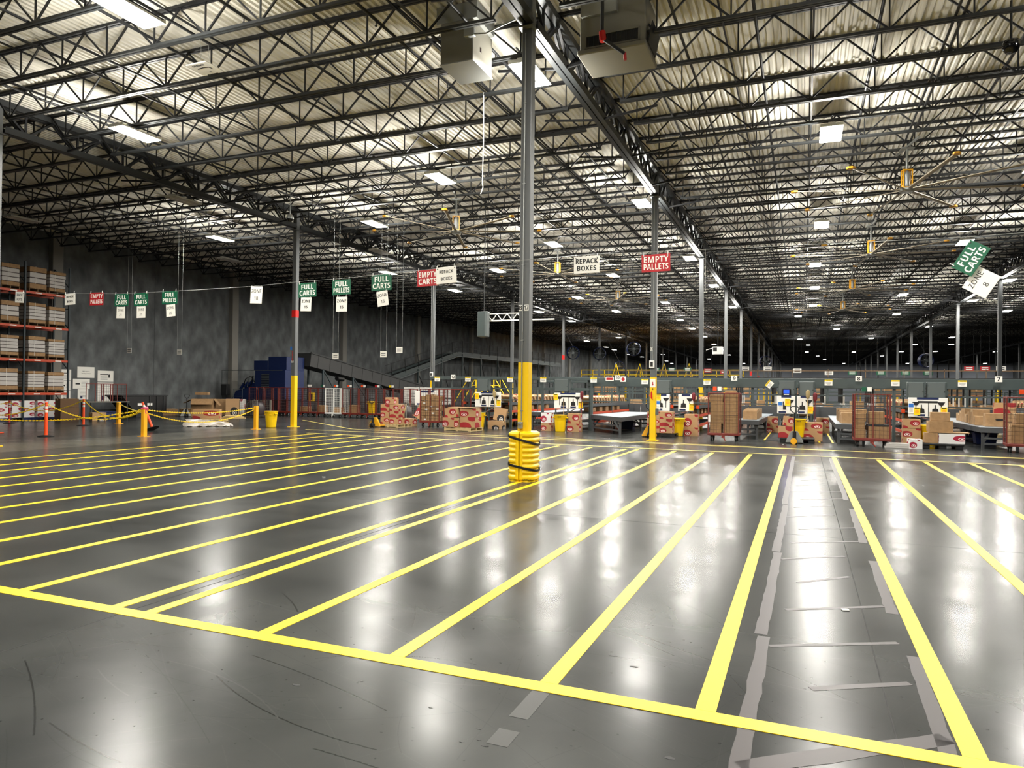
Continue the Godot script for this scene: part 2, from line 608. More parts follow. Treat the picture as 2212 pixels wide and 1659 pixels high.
# ---------------------------------------------------------------- floor
func build_floor():
	var fl = structure("floor")
	var b = MB.new()
	var x0 = -35.6
	var x1 = 41.3
	b.q(V(x0, 0, ZBACK), V(x1, 0, ZBACK), V(x1, 0, ZEND), V(x0, 0, ZEND))
	for i in b.v.size():
		b.t[i] = Vector2(b.v[i].x, b.v[i].z)
	var uv2 = b.t
	b.box(V((x0 + x1) / 2, -0.152, (ZBACK + ZEND) / 2), V(x1 - x0, 0.3, ZBACK - ZEND))
	var a = []
	a.resize(Mesh.ARRAY_MAX)
	a[Mesh.ARRAY_VERTEX] = b.v
	a[Mesh.ARRAY_NORMAL] = b.n
	a[Mesh.ARRAY_TEX_UV] = b.t
	a[Mesh.ARRAY_TEX_UV2] = b.t
	var m = ArrayMesh.new()
	m.add_surface_from_arrays(Mesh.PRIMITIVE_TRIANGLES, a)
	part(fl, "concrete_slab", m, M.floor)
	# paler strip along the left columns
	var s = MB.new()
	s.q(V(-20.9, 0.001, 8), V(-18.2, 0.001, 8), V(-18.2, 0.001, -23.0), V(-20.9, 0.001, -23.0))
	for i in s.v.size():
		s.t[i] = Vector2(s.v[i].x, s.v[i].z)
	part(fl, "pale_concrete_strip", s, M.floor_pale, "paler bare concrete strip")
	# painted lines
	var w = 0.105
	var lane = func(x, za, zb, wd, m2, what):
		part(fl, "painted_line", MB.new().box(V(x, 0.0015, (za + zb) / 2), V(wd, 0.003, absf(za - zb))), m2, what)
	var xs = [-16.44, -15.36, -14.3, -13.23, -12.15, -11.08, -10.03, -8.97, -7.92, -6.9, -5.85, -4.79, -4.45, -3.38, -2.34, -1.335, -0.465, 0.745, 1.777, 2.82, 3.82, 4.85, 5.9]
	for i in xs.size():
		lane.call(xs[i], -3.86, -20.5 if xs[i] > -6 else -20.5 - (-6 - xs[i]) * 0.09, w, M.line, "yellow painted lane line")
	var cross = func(x0c, z0c, x1c, z1c, wd, m2):
		part(fl, "painted_line", MB.new().bar(V(x0c, 0.0022, z0c), V(x1c, 0.0022, z1c), wd, 0.003), m2, "yellow painted cross line")
	cross.call(-20, -3.8, 9, -3.795, 0.12, M.line)
	cross.call(-17.0, -21.5, 9, -20.5, 0.10, M.line_pale)
	cross.call(-18.5, -23.3, 9.5, -23.05, 0.09, M.line_pale)
	cross.call(-17.2, -24.6, 9.5, -22.55, 0.08, M.line_pale)
	cross.call(-17.2, -24.6, -24, -30, 0.08, M.line_pale)
	# worn dark red walkway ladder and scraped tape
	var worn = func(p0, p1, wd, what):
		var d = (p1 - p0).normalized()
		var sd = Vector2(-d.y, d.x)
		var n = maxi(2, int(p0.distance_to(p1) / 0.14))
		var l = []
		var r2 = []
		for i in n + 1:
			var c = p0.lerp(p1, float(i) / n)
			l.append(c + sd * wd * (0.5 + 0.16 * (rng.randf() - 0.6)))
			r2.append(c - sd * wd * (0.5 + 0.16 * (rng.randf() - 0.6)))
		r2.reverse()
		l.append_array(r2)
		part(fl, "old_tape", MB.new().prism(l, 0.0011, Transform3D(Basis(V(1, 0, 0), V(0, 0, -1), V(0, 1, 0)), V(0, 0.0002, 0))), M.old_tape, what)
	for sg in [[2.95, 5.2], [5.24, 8.0], [8.03, 11.5], [11.53, 20.3]]:
		worn.call(Vector2(-0.26, sg[0]), Vector2(-0.24, sg[1]), 0.085, "worn dark red tape strip")
		worn.call(Vector2(0.635, sg[0] + 0.9), Vector2(0.66, sg[1]), 0.085, "worn dark red tape strip")
	worn.call(Vector2(0.05, 4.39), Vector2(0.58, 4.71), 0.055, "worn dark red tape rung")
	for i in 16:
		var z = 5.02 + i * 0.89
		worn.call(Vector2(-0.2 + 0.08 * (i % 3), z), Vector2(0.6 if i % 4 < 2 else 0.4, z + 0.42), 0.05 - 0.0008 * i, "worn dark red tape rung")
	worn.call(Vector2(-0.25, 3.34), Vector2(0.66, 4.03), 0.12, "worn dark red tape stub")
	part(fl, "scraped_patch", MB.new().box(V(-1.335, 0.0006, -3.57), V(0.105, 0.0012, 0.36)), M.old_tape_dark, "dark scraped tape residue")
	part(fl, "scraped_patch", MB.new().box(V(-1.325, 0.0006, -3.17), V(0.11, 0.0012, 0.16)), M.old_tape_dark, "dark scraped tape residue")
	# saw-cut joints
	for x in [-4.62, 0.43, -9.7, -14.9, 5.6]:
		part(fl, "control_joint", MB.new().box(V(x, 0.0004, -30), V(0.008, 0.0008, 80)), M.joint)
	for z in [-9.1, -15.2, -21.2, -27.4]:
		part(fl, "control_joint", MB.new().box(V(-5, 0.0003, z), V(60, 0.0006, 0.006)), M.joint)
	# small stains and scraps
	for sp in [[-1.47, -3.2, 0.012], [-1.42, -3.1, 0.014], [-1.49, -3.05, 0.013], [-1.37, -3.06, 0.02], [-1.1, -4.42, 0.022], [-0.94, -4.3, 0.028], [-1.8, -3.31, 0.01], [-2.63, -3.26, 0.03], [-2.32, -3.45, 0.012], [-5.05, -4.9, 0.014], [-0.55, -3.3, 0.03]]:
		var poly = []
		for k in 7:
			var an = TAU * k / 7
			poly.append(Vector2(cos(an) * (0.6 + 0.7 * rng.randf()), sin(an) * 0.45 * (0.6 + 0.7 * rng.randf())) * sp[2])
		part(fl, "stain", MB.new().prism(poly, 0.001, Transform3D(Basis(V(1, 0, 0), V(0, 0, -1), V(0, 1, 0)), V(sp[0], 0.0003, sp[1]))), M.stain)
	for sp in [[0.31, -6.09], [-0.62, -25.0], [-8.3, -11.0]]:
		var c = MB.new().bev(V(0, 0.005, 0), V(0.055, 0.008, 0.035), 0.003, rot(rng.randf() * 90))
		solo("paper_scrap", c, M.card, "small crumpled white paper scrap lying on the polished floor", "scrap", "white scraps on the floor", V(sp[0], 0, sp[1]))

# ---------------------------------------------------------------- walls
func build_walls():
	var wl = structure("wall_left")
	var n = 0
	var z = ZBACK
	var zs = [ZBACK]
	for k in range(-1, 14):
		zs.append(Z0 - k * BAY)
		zs.append(Z0 - (k + 0.5) * BAY)
	var pm = MB.new().box(V(0, 5.0, 0), V(0.3, 10.0, BAY / 2 - 0.02))
	for i in range(1, zs.size()):
		var o = part(wl, "wall_panel", pm if n > 0 else pm, M.wall)
		o.position = V(-35.45, 0, zs[i] - BAY / 4)
		n += 1
	part(wl, "joint_backing", MB.new().box(V(-35.6, 5.0, (ZBACK + ZEND) / 2), V(0.1, 10.0, ZBACK - ZEND + 0.4)), M.dark_grey)
	part(wl, "wall_panel", MB.new().box(V(-35.45, 5, (ZBACK + zs[1]) / 2 + 0.0), V(0.3, 10, ZBACK - zs[1])), M.wall)
	var pil = MB.new().bev(V(0, 5.0, 0), V(0.35, 10, 0.55), 0.02)
	var pm2 = pil.mesh()
	for k in range(-1, 14):
		var o = part(wl, "pilaster", pm2, M.pilaster)
		o.position = V(-35.15, 0, Z0 - k * BAY)
	var wr = structure("wall_right")
	part(wr, "wall_panel", MB.new().box(V(41.2, 5, (ZBACK + ZEND) / 2), V(0.3, 10, ZBACK - ZEND)), M.wall)
	var wb = structure("wall_back")
	part(wb, "wall_panel", MB.new().box(V(2.8, 5, ZBACK + 0.15), V(77, 10, 0.3)), M.wall)
	var wf = structure("wall_far")
	var fm = MB.new().box(V(0, 5, 0), V(BAY / 2 - 0.02, 10, 0.3)).mesh()
	for i in 13:
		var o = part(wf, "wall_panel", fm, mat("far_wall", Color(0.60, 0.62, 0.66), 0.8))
		o.position = V(-35.3 + BAY / 4 + i * BAY / 2, 0, ZEND - 0.15)
	part(wf, "joint_backing", MB.new().box(V(2.8, 5, ZEND - 0.3), V(77, 10, 0.1)), M.dark_grey)

# ---------------------------------------------------------------- roof
func angles(b, p, q2, w, h, gap):   # a chord of two angles with a gap between
	var d = (q2 - p).normalized()
	var side = d.cross(Vector3.UP).normalized() * (w / 4 + gap / 4)
	for s in [-1, 1]:
		b.bar(p + side * s, q2 + side * s, w / 2 - gap / 2, h)

func build_ceiling():
	var ce = structure("ceiling")
	# ribbed roof deck: sheets of six ribs running away from the camera
	var dm = MB.new()
	var zl = ZBACK - ZEND + 0.6
	for r in 6:
		var x = r * 0.1524
		var p = [[0, 0.038], [0.035, 0.038], [0.055, 0.0], [0.12, 0.0], [0.1524, 0.038]]
		for i in 4:
			dm.q(V(x + p[i][0], p[i][1], 0), V(x + p[i + 1][0], p[i + 1][1], 0), V(x + p[i + 1][0], p[i + 1][1], -zl), V(x + p[i][0], p[i][1], -zl))
	for i in dm.n.size():
		dm.n[i] = -dm.n[i]
	for i in range(0, dm.v.size(), 3):
		var s = dm.v[i + 1]
		dm.v[i + 1] = dm.v[i + 2]
		dm.v[i + 2] = s
	var dmesh = dm.mesh()
	for i in 85:
		var o = part(ce, "deck_sheet", dmesh, M.deck)
		o.position = V(-35.9 + i * 0.9144, DECK, ZBACK + 0.3)
	part(ce, "roof_board", MB.new().box(V(2.8, DECK + 0.15, (ZBACK + ZEND) / 2), V(78.5, 0.2, zl + 0.5)), M.dark_grey)
	# open-web joists
	var L = 15.24
	var pnl = L / 11.0
	var tc = MB.new()
	angles(tc, V(0.05, 9.35, 0), V(L - 0.05, 9.35, 0), 0.12, 0.055, 0.025)
	var bc = MB.new()
	angles(bc, V(0.62, 8.665, 0), V(L - 0.62, 8.665, 0), 0.12, 0.055, 0.025)
	var wb = MB.new()
	for i in 11:
		var xb = (i + 0.5) * pnl
		wb.bar(V(i * pnl + (0.1 if i == 0 else 0.0), 9.33, 0), V(xb, 8.67, 0), 0.034)
		wb.bar(V(xb, 8.67, 0), V((i + 1) * pnl - (0.1 if i == 10 else 0.0), 9.33, 0), 0.034)
		wb.bar(V(xb, 8.67, 0), V(xb, 9.33, 0), 0.028)
	var far = MB.new()
	for m in [tc, bc, wb]:
		far.v.append_array(m.v)
		far.n.append_array(m.n)
		far.t.append_array(m.t)
	var tm = tc.mesh()
	var bm = bc.mesh()
	var wm = wb.mesh()
	var fm = far.mesh()
	var left = []
	var count = 0
	for i in 124:
		var z = 8.0 - i * 1.524 - 0.39
		for r in 5:
			var at = V(ROWS[r] + 0.03, 0, z)
			var near = z > -45.0 and r < 4
			var mid = z > -95 and r < 4 and not near
			if near:
				var j = Node3D.new()
				j.name = "roof_joist"
				ce.add_child(j, true)
				j.position = at
				part(j, "top_chord", tm, M.steel)
				part(j, "bottom_chord", bm, M.girder)
				part(j, "web", wm, M.steel)
				count += 1
			elif mid and count < 298:
				part(ce, "roof_joist", fm, M.steel).position = at
				count += 1
			else:
				left.append(Transform3D(Basis(), at))
	var mm = MultiMesh.new()
	mm.transform_format = MultiMesh.TRANSFORM_3D
	mm.mesh = fm
	mm.instance_count = left.size()
	for i in left.size():
		mm.set_instance_transform(i, left[i])
	var mi = MultiMeshInstance3D.new()
	mi.name = "far_roof_joists"
	mi.multimesh = mm
	mi.material_override = M.steel
	mi.set_meta("kind", "stuff")
	ce.add_child(mi, true)
	# girders along the column rows
	var gt = MB.new()
	angles(gt, V(0, 9.23, 0), V(0, 9.23, -BAY), 0.30, 0.15, 0.03)
	var gb = MB.new()
	angles(gb, V(0, 8.51, -0.12), V(0, 8.51, -BAY + 0.12), 0.26, 0.09, 0.03)
	gb.box(V(-0.115, 8.56, -BAY / 2), V(0.02, 0.16, BAY - 0.3))
	gb.box(V(0.115, 8.56, -BAY / 2), V(0.02, 0.16, BAY - 0.3))
	var gw = MB.new()
	for i in 8:
		var zt = -i * 1.524
		var zb = zt - 0.762
		for s in [-0.06, 0.06]:
			gw.bar(V(s, 9.2, zt), V(s, 8.55, zb), 0.055)
			gw.bar(V(s, 8.55, zb), V(s, 9.2, zt - 1.524), 0.055)
		gw.bar(V(0, 8.55, zb), V(0, 9.2, zb), 0.05)
	var gmesh = [gt.mesh(), gb.mesh(), gw.mesh()]
	var kb = MB.new()
	for i in 4:
		for s in [-1, 1]:
			kb.bar(V(s * 0.1, 8.5, -1.9 - i * 3.048), V(s * 1.45, 8.66, -1.9 - i * 3.048), 0.05)
	var kmesh = kb.mesh()
	for r in range(1, 5):
		for k in range(-2, 14):
			var g = Node3D.new()
			g.name = "girder"
			ce.add_child(g, true)
			g.position = V(ROWS[r], 0, Z0 - k * BAY)
			part(g, "top_chord", gmesh[0], M.girder)
			part(g, "bottom_chord", gmesh[1], M.girder)
			part(g, "web", gmesh[2], M.steel)
			if k < 5:
				part(g, "kicker_brace", kmesh, M.steel)
	# bridging and sprinkler pipes running away from the camera
	for x in [-31.5, -25.5, -22.6, -17.2, -14.0, -11.35, -8.6, -6.9, -2.3, 0.12, 2.55, 2.68, 6.4, 8.9]:
		part(ce, "bridging_bar", MB.new().bar(V(x, 8.72, 8), V(x, 8.72, ZEND + 2), 0.04), M.steel)
	for x in [-29.0, -20.9, -16.6, -12.0, -7.6, -3.4, -1.6, 5.2]:
		part(ce, "bridging_bar", MB.new().bar(V(x, 9.28, 8), V(x, 9.28, ZEND + 2), 0.035), M.steel)
	var sh = MB.new().cyl(V(0, 0, 0), V(0, -0.10, 0), 0.012, 6)
	sh.cyl(V(0, -0.1, 0), V(0, -0.11, 0), 0.028, 6)
	var shm = sh.mesh()
	var coup = MB.new().cyl(V(0, 0, 0.05), V(0, 0, -0.05), 0.045, 8).mesh()
	for x in [-32.2, -29.7, -27.0, -24.2, -18.0, -15.3, -12.65, -10.2, -7.85, -6.2, -0.92, 1.31, 4.05, 7.2, 14.5, 19.0]:
		var pp = part(ce, "sprinkler_pipe", MB.new().tube([V(x, 8.93, 8.5), V(x, 8.93, ZEND + 2)], 0.032, 8), M.steel)
		if x < 8:
			for i in 10:
				var s = part(pp, "sprinkler_head", shm, M.dark_grey)
				s.position = V(x, 8.92, -4.5 - i * 3.05 - fposmod(x, 1.3))
				part(pp, "pipe_coupling", coup, M.steel).position = V(x, 8.93, -6.1 - i * 6.1 - fposmod(x * 2.3, 3.0))

# ---------------------------------------------------------------- columns
func build_columns():
	var mk = func(label):
		var t = thing("steel_column", label, "column")
		part(t, "shaft", MB.new().bev(V(0, 4.65, 0), V(0.2, 9.3, 0.2), 0.012), M.column)
		part(t, "yellow_paint", MB.new().bev(V(0, 1.1, 0), V(0.204, 2.2, 0.204), 0.012), M.yellow, "yellow painted foot")
		part(t, "base_plate", MB.new().bev(V(0, 0.012, 0), V(0.38, 0.024, 0.38), 0.005), M.yellow)
		part(t, "cap_plate", MB.new().bev(V(0, 8.4, 0), V(0.3, 0.03, 0.4), 0.006), M.column)
		return t
	var proto = mk.call("tall grey steel column in the front, yellow foot wrapped by a ribbed guard")
	var names = {"1,1": "grey column with yellow foot and red arrow sign, behind the red EMPTY PALLETS sign", "0,1": "grey column with yellow foot and red band, beside the yellow trash can", "1,2": "third grey column in the row leading away behind the second yellow footed one", "0,2": "grey column rising behind the hanging EMPTY CARTS and REPACK BOXES signs", "2,3": "grey column beside the hanging number 7 sign"}
	for r in 3:
		for k in range(-1, 14):
			if r == 1 and k == 0:
				proto.position = V(ROWS[2], 0, Z0)
				continue
			if k < 1 and r != 1 or r == 2 and k < 2 or k < 0:
				if not (r == 0 and k == 0):
					continue
			var key = "%d,%d" % [r, k]
			var lb = names[key] if names.has(key) else "slender grey column standing far back behind the packing stations"
			dup(proto, V(ROWS[r + 1], 0, Z0 - k * BAY), 0, lb, "" if names.has(key) else "far columns")
	for k in range(4, 14, 1):
		dup(proto, V(ROWS[4], 0, Z0 - k * BAY), 0, "slender grey column standing far back behind the packing stations", "far columns")
	# near column: conduit, box, plates
	part(proto, "conduit", MB.new().tube([V(-0.02, 1.12, 0.115), V(-0.02, 8.3, 0.115)], 0.011, 8), M.galv)
	for y in [1.3, 2.6, 4.0, 5.5, 7.0]:
		part(proto, "conduit_strap", MB.new().box(V(-0.02, y, 0.112), V(0.05, 0.02, 0.026)), M.galv)
	var jb = part(proto, "outlet_box", MB.new().bev(V(-0.03, 1.03, 0.135), V(0.085, 0.13, 0.06), 0.008), M.galv)
	part(jb, "cover", MB.new().bev(V(-0.03, 1.065, 0.17), V(0.08, 0.05, 0.02), 0.006), M.galv)
	var np = part(proto, "number_plate", MB.new().box(V(-0.065, 3.2, 0.104), V(0.068, 0.11, 0.006)), M.card)
	text(np, "B", 0.08, V(-0.065, 3.2, 0.108), Basis(), M.ink, true, 1.0, 0.06)
	var np2 = part(proto, "number_plate", MB.new().box(V(0.05, 3.2, 0.104), V(0.09, 0.11, 0.006)), M.card)
	text(np2, "17", 0.08, V(0.05, 3.2, 0.108), Basis(), M.ink, true, 1.0, 0.08)
	for n in get_children():   # details of other columns
		if not n.has_meta("label"):
			continue
		var lb = n.get_meta("label")
		if lb == names["1,1"]:
			part(n, "conduit", MB.new().tube([V(0.0, 2.75, 0.115), V(0.0, 8.2, 0.115)], 0.011, 6), M.galv)
			var bx = part(n, "control_box", MB.new().bev(V(-0.03, 2.62, 0.14), V(0.17, 0.26, 0.08), 0.01), M.white)
			part(bx, "box_face", MB.new().box(V(-0.03, 2.62, 0.182), V(0.085, 0.16, 0.006)), M.black)
			var c = part(n, "number_plate", MB.new().box(V(-0.05, 3.15, 0.104), V(0.1, 0.1, 0.006)), M.card)
			text(c, "C17", 0.07, V(-0.03, 3.15, 0.108), Basis(), M.ink, true, 1.0, 0.13)
			var sg = part(n, "arrow_sign", MB.new().box(V(0, 1.98, 0.106), V(0.19, 0.29, 0.005)), M.card)
			part(sg, "arrow", MB.new().prism([Vector2(-0.015, 0.06), Vector2(-0.015, -0.02), Vector2(-0.035, -0.02), Vector2(0, -0.07), Vector2(0.035, -0.02), Vector2(0.015, -0.02), Vector2(0.015, 0.06)], 0.003, Transform3D(Basis(), V(0, 1.96, 0.109))), M.sign_red)
			part(n, "wall_switch", MB.new().cyl(V(0, 1.78, 0.1), V(0, 1.78, 0.125), 0.022, 10), M.black)
			part(n, "red_flag", MB.new().prism([Vector2(0, 0.18), Vector2(0.05, -0.12), Vector2(-0.13, 0.02)], 0.012, Transform3D(rot(-35), V(-0.03, 1.52, 0.115))), M.red_bright)
			part(n, "disconnect_box", MB.new().bev(V(0.14, 1.0, 0.03), V(0.09, 0.22, 0.15), 0.01), M.box_grey)
		if lb == names["0,1"]:
			part(n, "red_band", MB.new().box(V(0, 4.82, 0), V(0.208, 0.3, 0.208)), M.red_bright, "red painted band")
			part(n, "blue_sign", MB.new().box(V(-0.1, 3.35, 0.11), V(0.09, 0.14, 0.006)), M.blue_label)
			for i in 8:
				part(n, "red_letter_strip", MB.new().box(V(-0.03, 3.2 - i * 0.055, 0.105), V(0.04, 0.03, 0.004)), M.red_bright)
			var c = part(n, "number_plate", MB.new().box(V(-0.03, 2.78, 0.104), V(0.12, 0.08, 0.006)), M.card)
			text(c, "C17", 0.05, V(-0.03, 2.78, 0.108), Basis(), M.ink, true, 1.0, 0.1)
		if lb == names["0,2"]:
			for x in [-0.05, 0.05]:
				part(n, "conduit", MB.new().tube([V(x, 2.5, 0.115), V(x, 8.3, 0.115)], 0.013, 6), M.galv)
			var bx = part(n, "control_box", MB.new().bev(V(0.0, 2.55, 0.14), V(0.18, 0.25, 0.08), 0.01), M.white)
			part(bx, "box_face", MB.new().box(V(0, 2.55, 0.182), V(0.08, 0.15, 0.006)), M.black)
	for rk in [[-20.1, Z0 - 4 * BAY, 4.7], [-4.8, Z0 - 5 * BAY, 3.6], [-4.8, Z0 - 6 * BAY, 3.4]]:
		for n in get_children():
			if n is Node3D and n.has_meta("category") and n.get_meta("category") == "column" and n.position.distance_to(V(rk[0], 0, rk[1])) < 0.1:
				part(n, "red_band", MB.new().box(V(0, rk[2], 0), V(0.208, 0.4, 0.208)), M.red_bright)
	build_guard()

func guard_r(a, y):   # outline of the ribbed guard at angle a from +z, height y
	var c = absf(cos(a))
	var s = absf(sin(a))
	var r = 0.262 / pow(pow(c, 3.6) + pow(s, 3.6), 1.0 / 3.6)
	var slot = 1.0
	var d = absf(wrapf(a, -PI / 2, PI / 2))   # seams at +z and -z
	slot = smoothstep(0.20, 0.34, d)
	var f = fposmod(y - 0.03, 0.098) / 0.098
	var wave = smoothstep(0.0, 0.45, f) * (1.0 - smoothstep(0.62, 1.0, f))
	var g = 0.026 * slot * (1.0 - wave)
	if y < 0.09 or y > 0.83:
		g *= 0.25
	r -= g
	if y > 0.875:
		r -= 0.05 * pow((y - 0.875) / 0.045, 2.0)
	if y < 0.04:
		r -= 0.02 + 0.014 * sin(a * 9.0)
	return r

func build_guard():
	var t = thing("column_guard", "ribbed yellow plastic guard with two black straps around the near column's foot", "column guard", V(ROWS[2], 0, Z0))
	for s in [-1, 1]:
		var b = MB.new()
		var rows = []
		var ys = []
		for i in 93:
			ys.append(i * 0.01)
		for y in ys:
			var line = PackedVector3Array()
			line.append(V(s * 0.012, y, 0.11))
			for k in 65:
				var u = 0.035 + (PI - 0.07) * k / 64.0
				if k == 0:
					line.append(V(s * 0.012, y, guard_r(0.0, y) - 0.02))
				var r = guard_r(u, y)
				line.append(V(s * sin(u) * r, y, cos(u) * r))
				if k == 64:
					line.append(V(s * 0.012, y, -guard_r(0.0, y) + 0.02))
			line.append(V(s * 0.012, y, -0.11))
			if s < 0:
				line.reverse()
			rows.append(line)
		var top = PackedVector3Array()
		for p in rows[rows.size() - 1]:
			top.append(V(s * maxf(0.108, absf(p.x) * 0.4) if absf(p.x) > 0.02 else p.x, 0.925, clampf(p.z * 0.42, -0.115, 0.115)))
		rows.append(top)
		b.grid(rows)
		part(t, "guard_half", b, M.plastic_yellow)
	for st in [[0.745, 0.085, 0.5], [0.245, 0.06, 0.2]]:
		var rows = []
		for e in [[0.0, 0.0], [0.006, 0.0], [0.006, 0.042], [0.0, 0.042], [0.0, 0.0]]:
			var line = PackedVector3Array()
			for k in 97:
				var a = TAU * k / 96.0
				var y = st[0] - st[1] * sin(a - 0.15) + st[2] * 0.012 * sin(a * 3.0)
				var r = guard_r(a, 0.5) * 0.0 + 0.270 / pow(pow(absf(cos(a)), 3.4) + pow(absf(sin(a)), 3.4), 1.0 / 3.4) + e[0]
				line.append(V(sin(a) * r, y + e[1], cos(a) * r))
			rows.append(line)
		part(t, "black_strap", MB.new().grid(rows), M.black)
	for k in 5:
		part(t, "scuff_mark", MB.new().box(V(0.09 + 0.035 * k, 0.045 + 0.006 * (k % 3), 0.268 - 0.004 * k), V(0.022, 0.006, 0.006), rot(10 * (k - 2), Vector3(0, 0, 1))), M.black)

# ---------------------------------------------------------------- things hung from the roof
func make_fan(label):
	var t = thing("ceiling_fan", label, "ceiling fan")
	var m = MB.new()
	m.cyl(V(0, 0.55, 0), V(0, 1.15, 0), 0.035, 10)
	m.box(V(0, 1.21, 0), V(0.05, 0.05, 1.62))
	m.box(V(0, 1.15, 0), V(0.34, 0.03, 0.2))
	m.box(V(0, 1.18, 0), V(0.3, 0.05, 0.06))
	part(t, "mounting_post", m, M.galv)
	var c = MB.new()
	for s in [[-1, -1], [1, -1], [1, 1], [-1, 1]]:
		c.bar(V(s[0] * 0.115, 0.05, s[1] * 0.07), V(s[0] * 0.115, 0.56, s[1] * 0.07), 0.028)
	for y in [0.06, 0.55]:
		c.bar(V(-0.13, y, -0.07), V(0.13, y, -0.07), 0.028)
		c.bar(V(-0.13, y, 0.07), V(0.13, y, 0.07), 0.028)
		c.bar(V(-0.115, y, -0.08), V(-0.115, y, 0.08), 0.028)
		c.bar(V(0.115, y, -0.08), V(0.115, y, 0.08), 0.028)
	part(t, "motor_cage", c, M.fan_yellow)
	part(t, "motor", MB.new().lathe([Vector2(0.0, 0.06), Vector2(0.06, 0.06), Vector2(0.085, 0.12), Vector2(0.075, 0.2), Vector2(0.085, 0.26), Vector2(0.085, 0.42), Vector2(0.05, 0.52), Vector2(0.0, 0.54)], 14), M.galv)
	part(t, "hub", MB.new().lathe([Vector2(0.0, -0.07), Vector2(0.16, -0.06), Vector2(0.2, -0.02), Vector2(0.2, 0.02), Vector2(0.12, 0.05), Vector2(0.0, 0.06)], 20), M.galv)
	var bl = MB.new()
	var rows = []
	for i in 9:
		var x = 0.17 + i * (2.78 / 8.0)
		var line = PackedVector3Array()
		for e in [[-0.06, -0.012], [-0.025, 0.012], [0.02, 0.018], [0.06, 0.015], [0.025, 0.0], [-0.02, -0.008]]:
			line.append(V(x, e[1] + 0.012 * i * 0.3, e[0]))
		rows.append(line)
	bl.grid(rows, true)
	var tip = MB.new()
	tip.prism([Vector2(0, -0.08), Vector2(0.1, -0.06), Vector2(0.16, 0.02), Vector2(0.13, 0.1), Vector2(0.03, 0.1), Vector2(0, 0.07)], 0.05, Transform3D(Basis(V(1, 0, 0), V(0, 0, 1), V(0, -1, 0)), V(2.93, 0.06, 0)))
	var bm = bl.mesh()
	var tm = tip.mesh()
	for i in 8:
		var o = part(t, "blade", bm, M.fan_blade)
		o.rotation.y = TAU * i / 8.0
		part(o, "blade_tip", tm, M.fan_yellow, "yellow winglet")
	return t

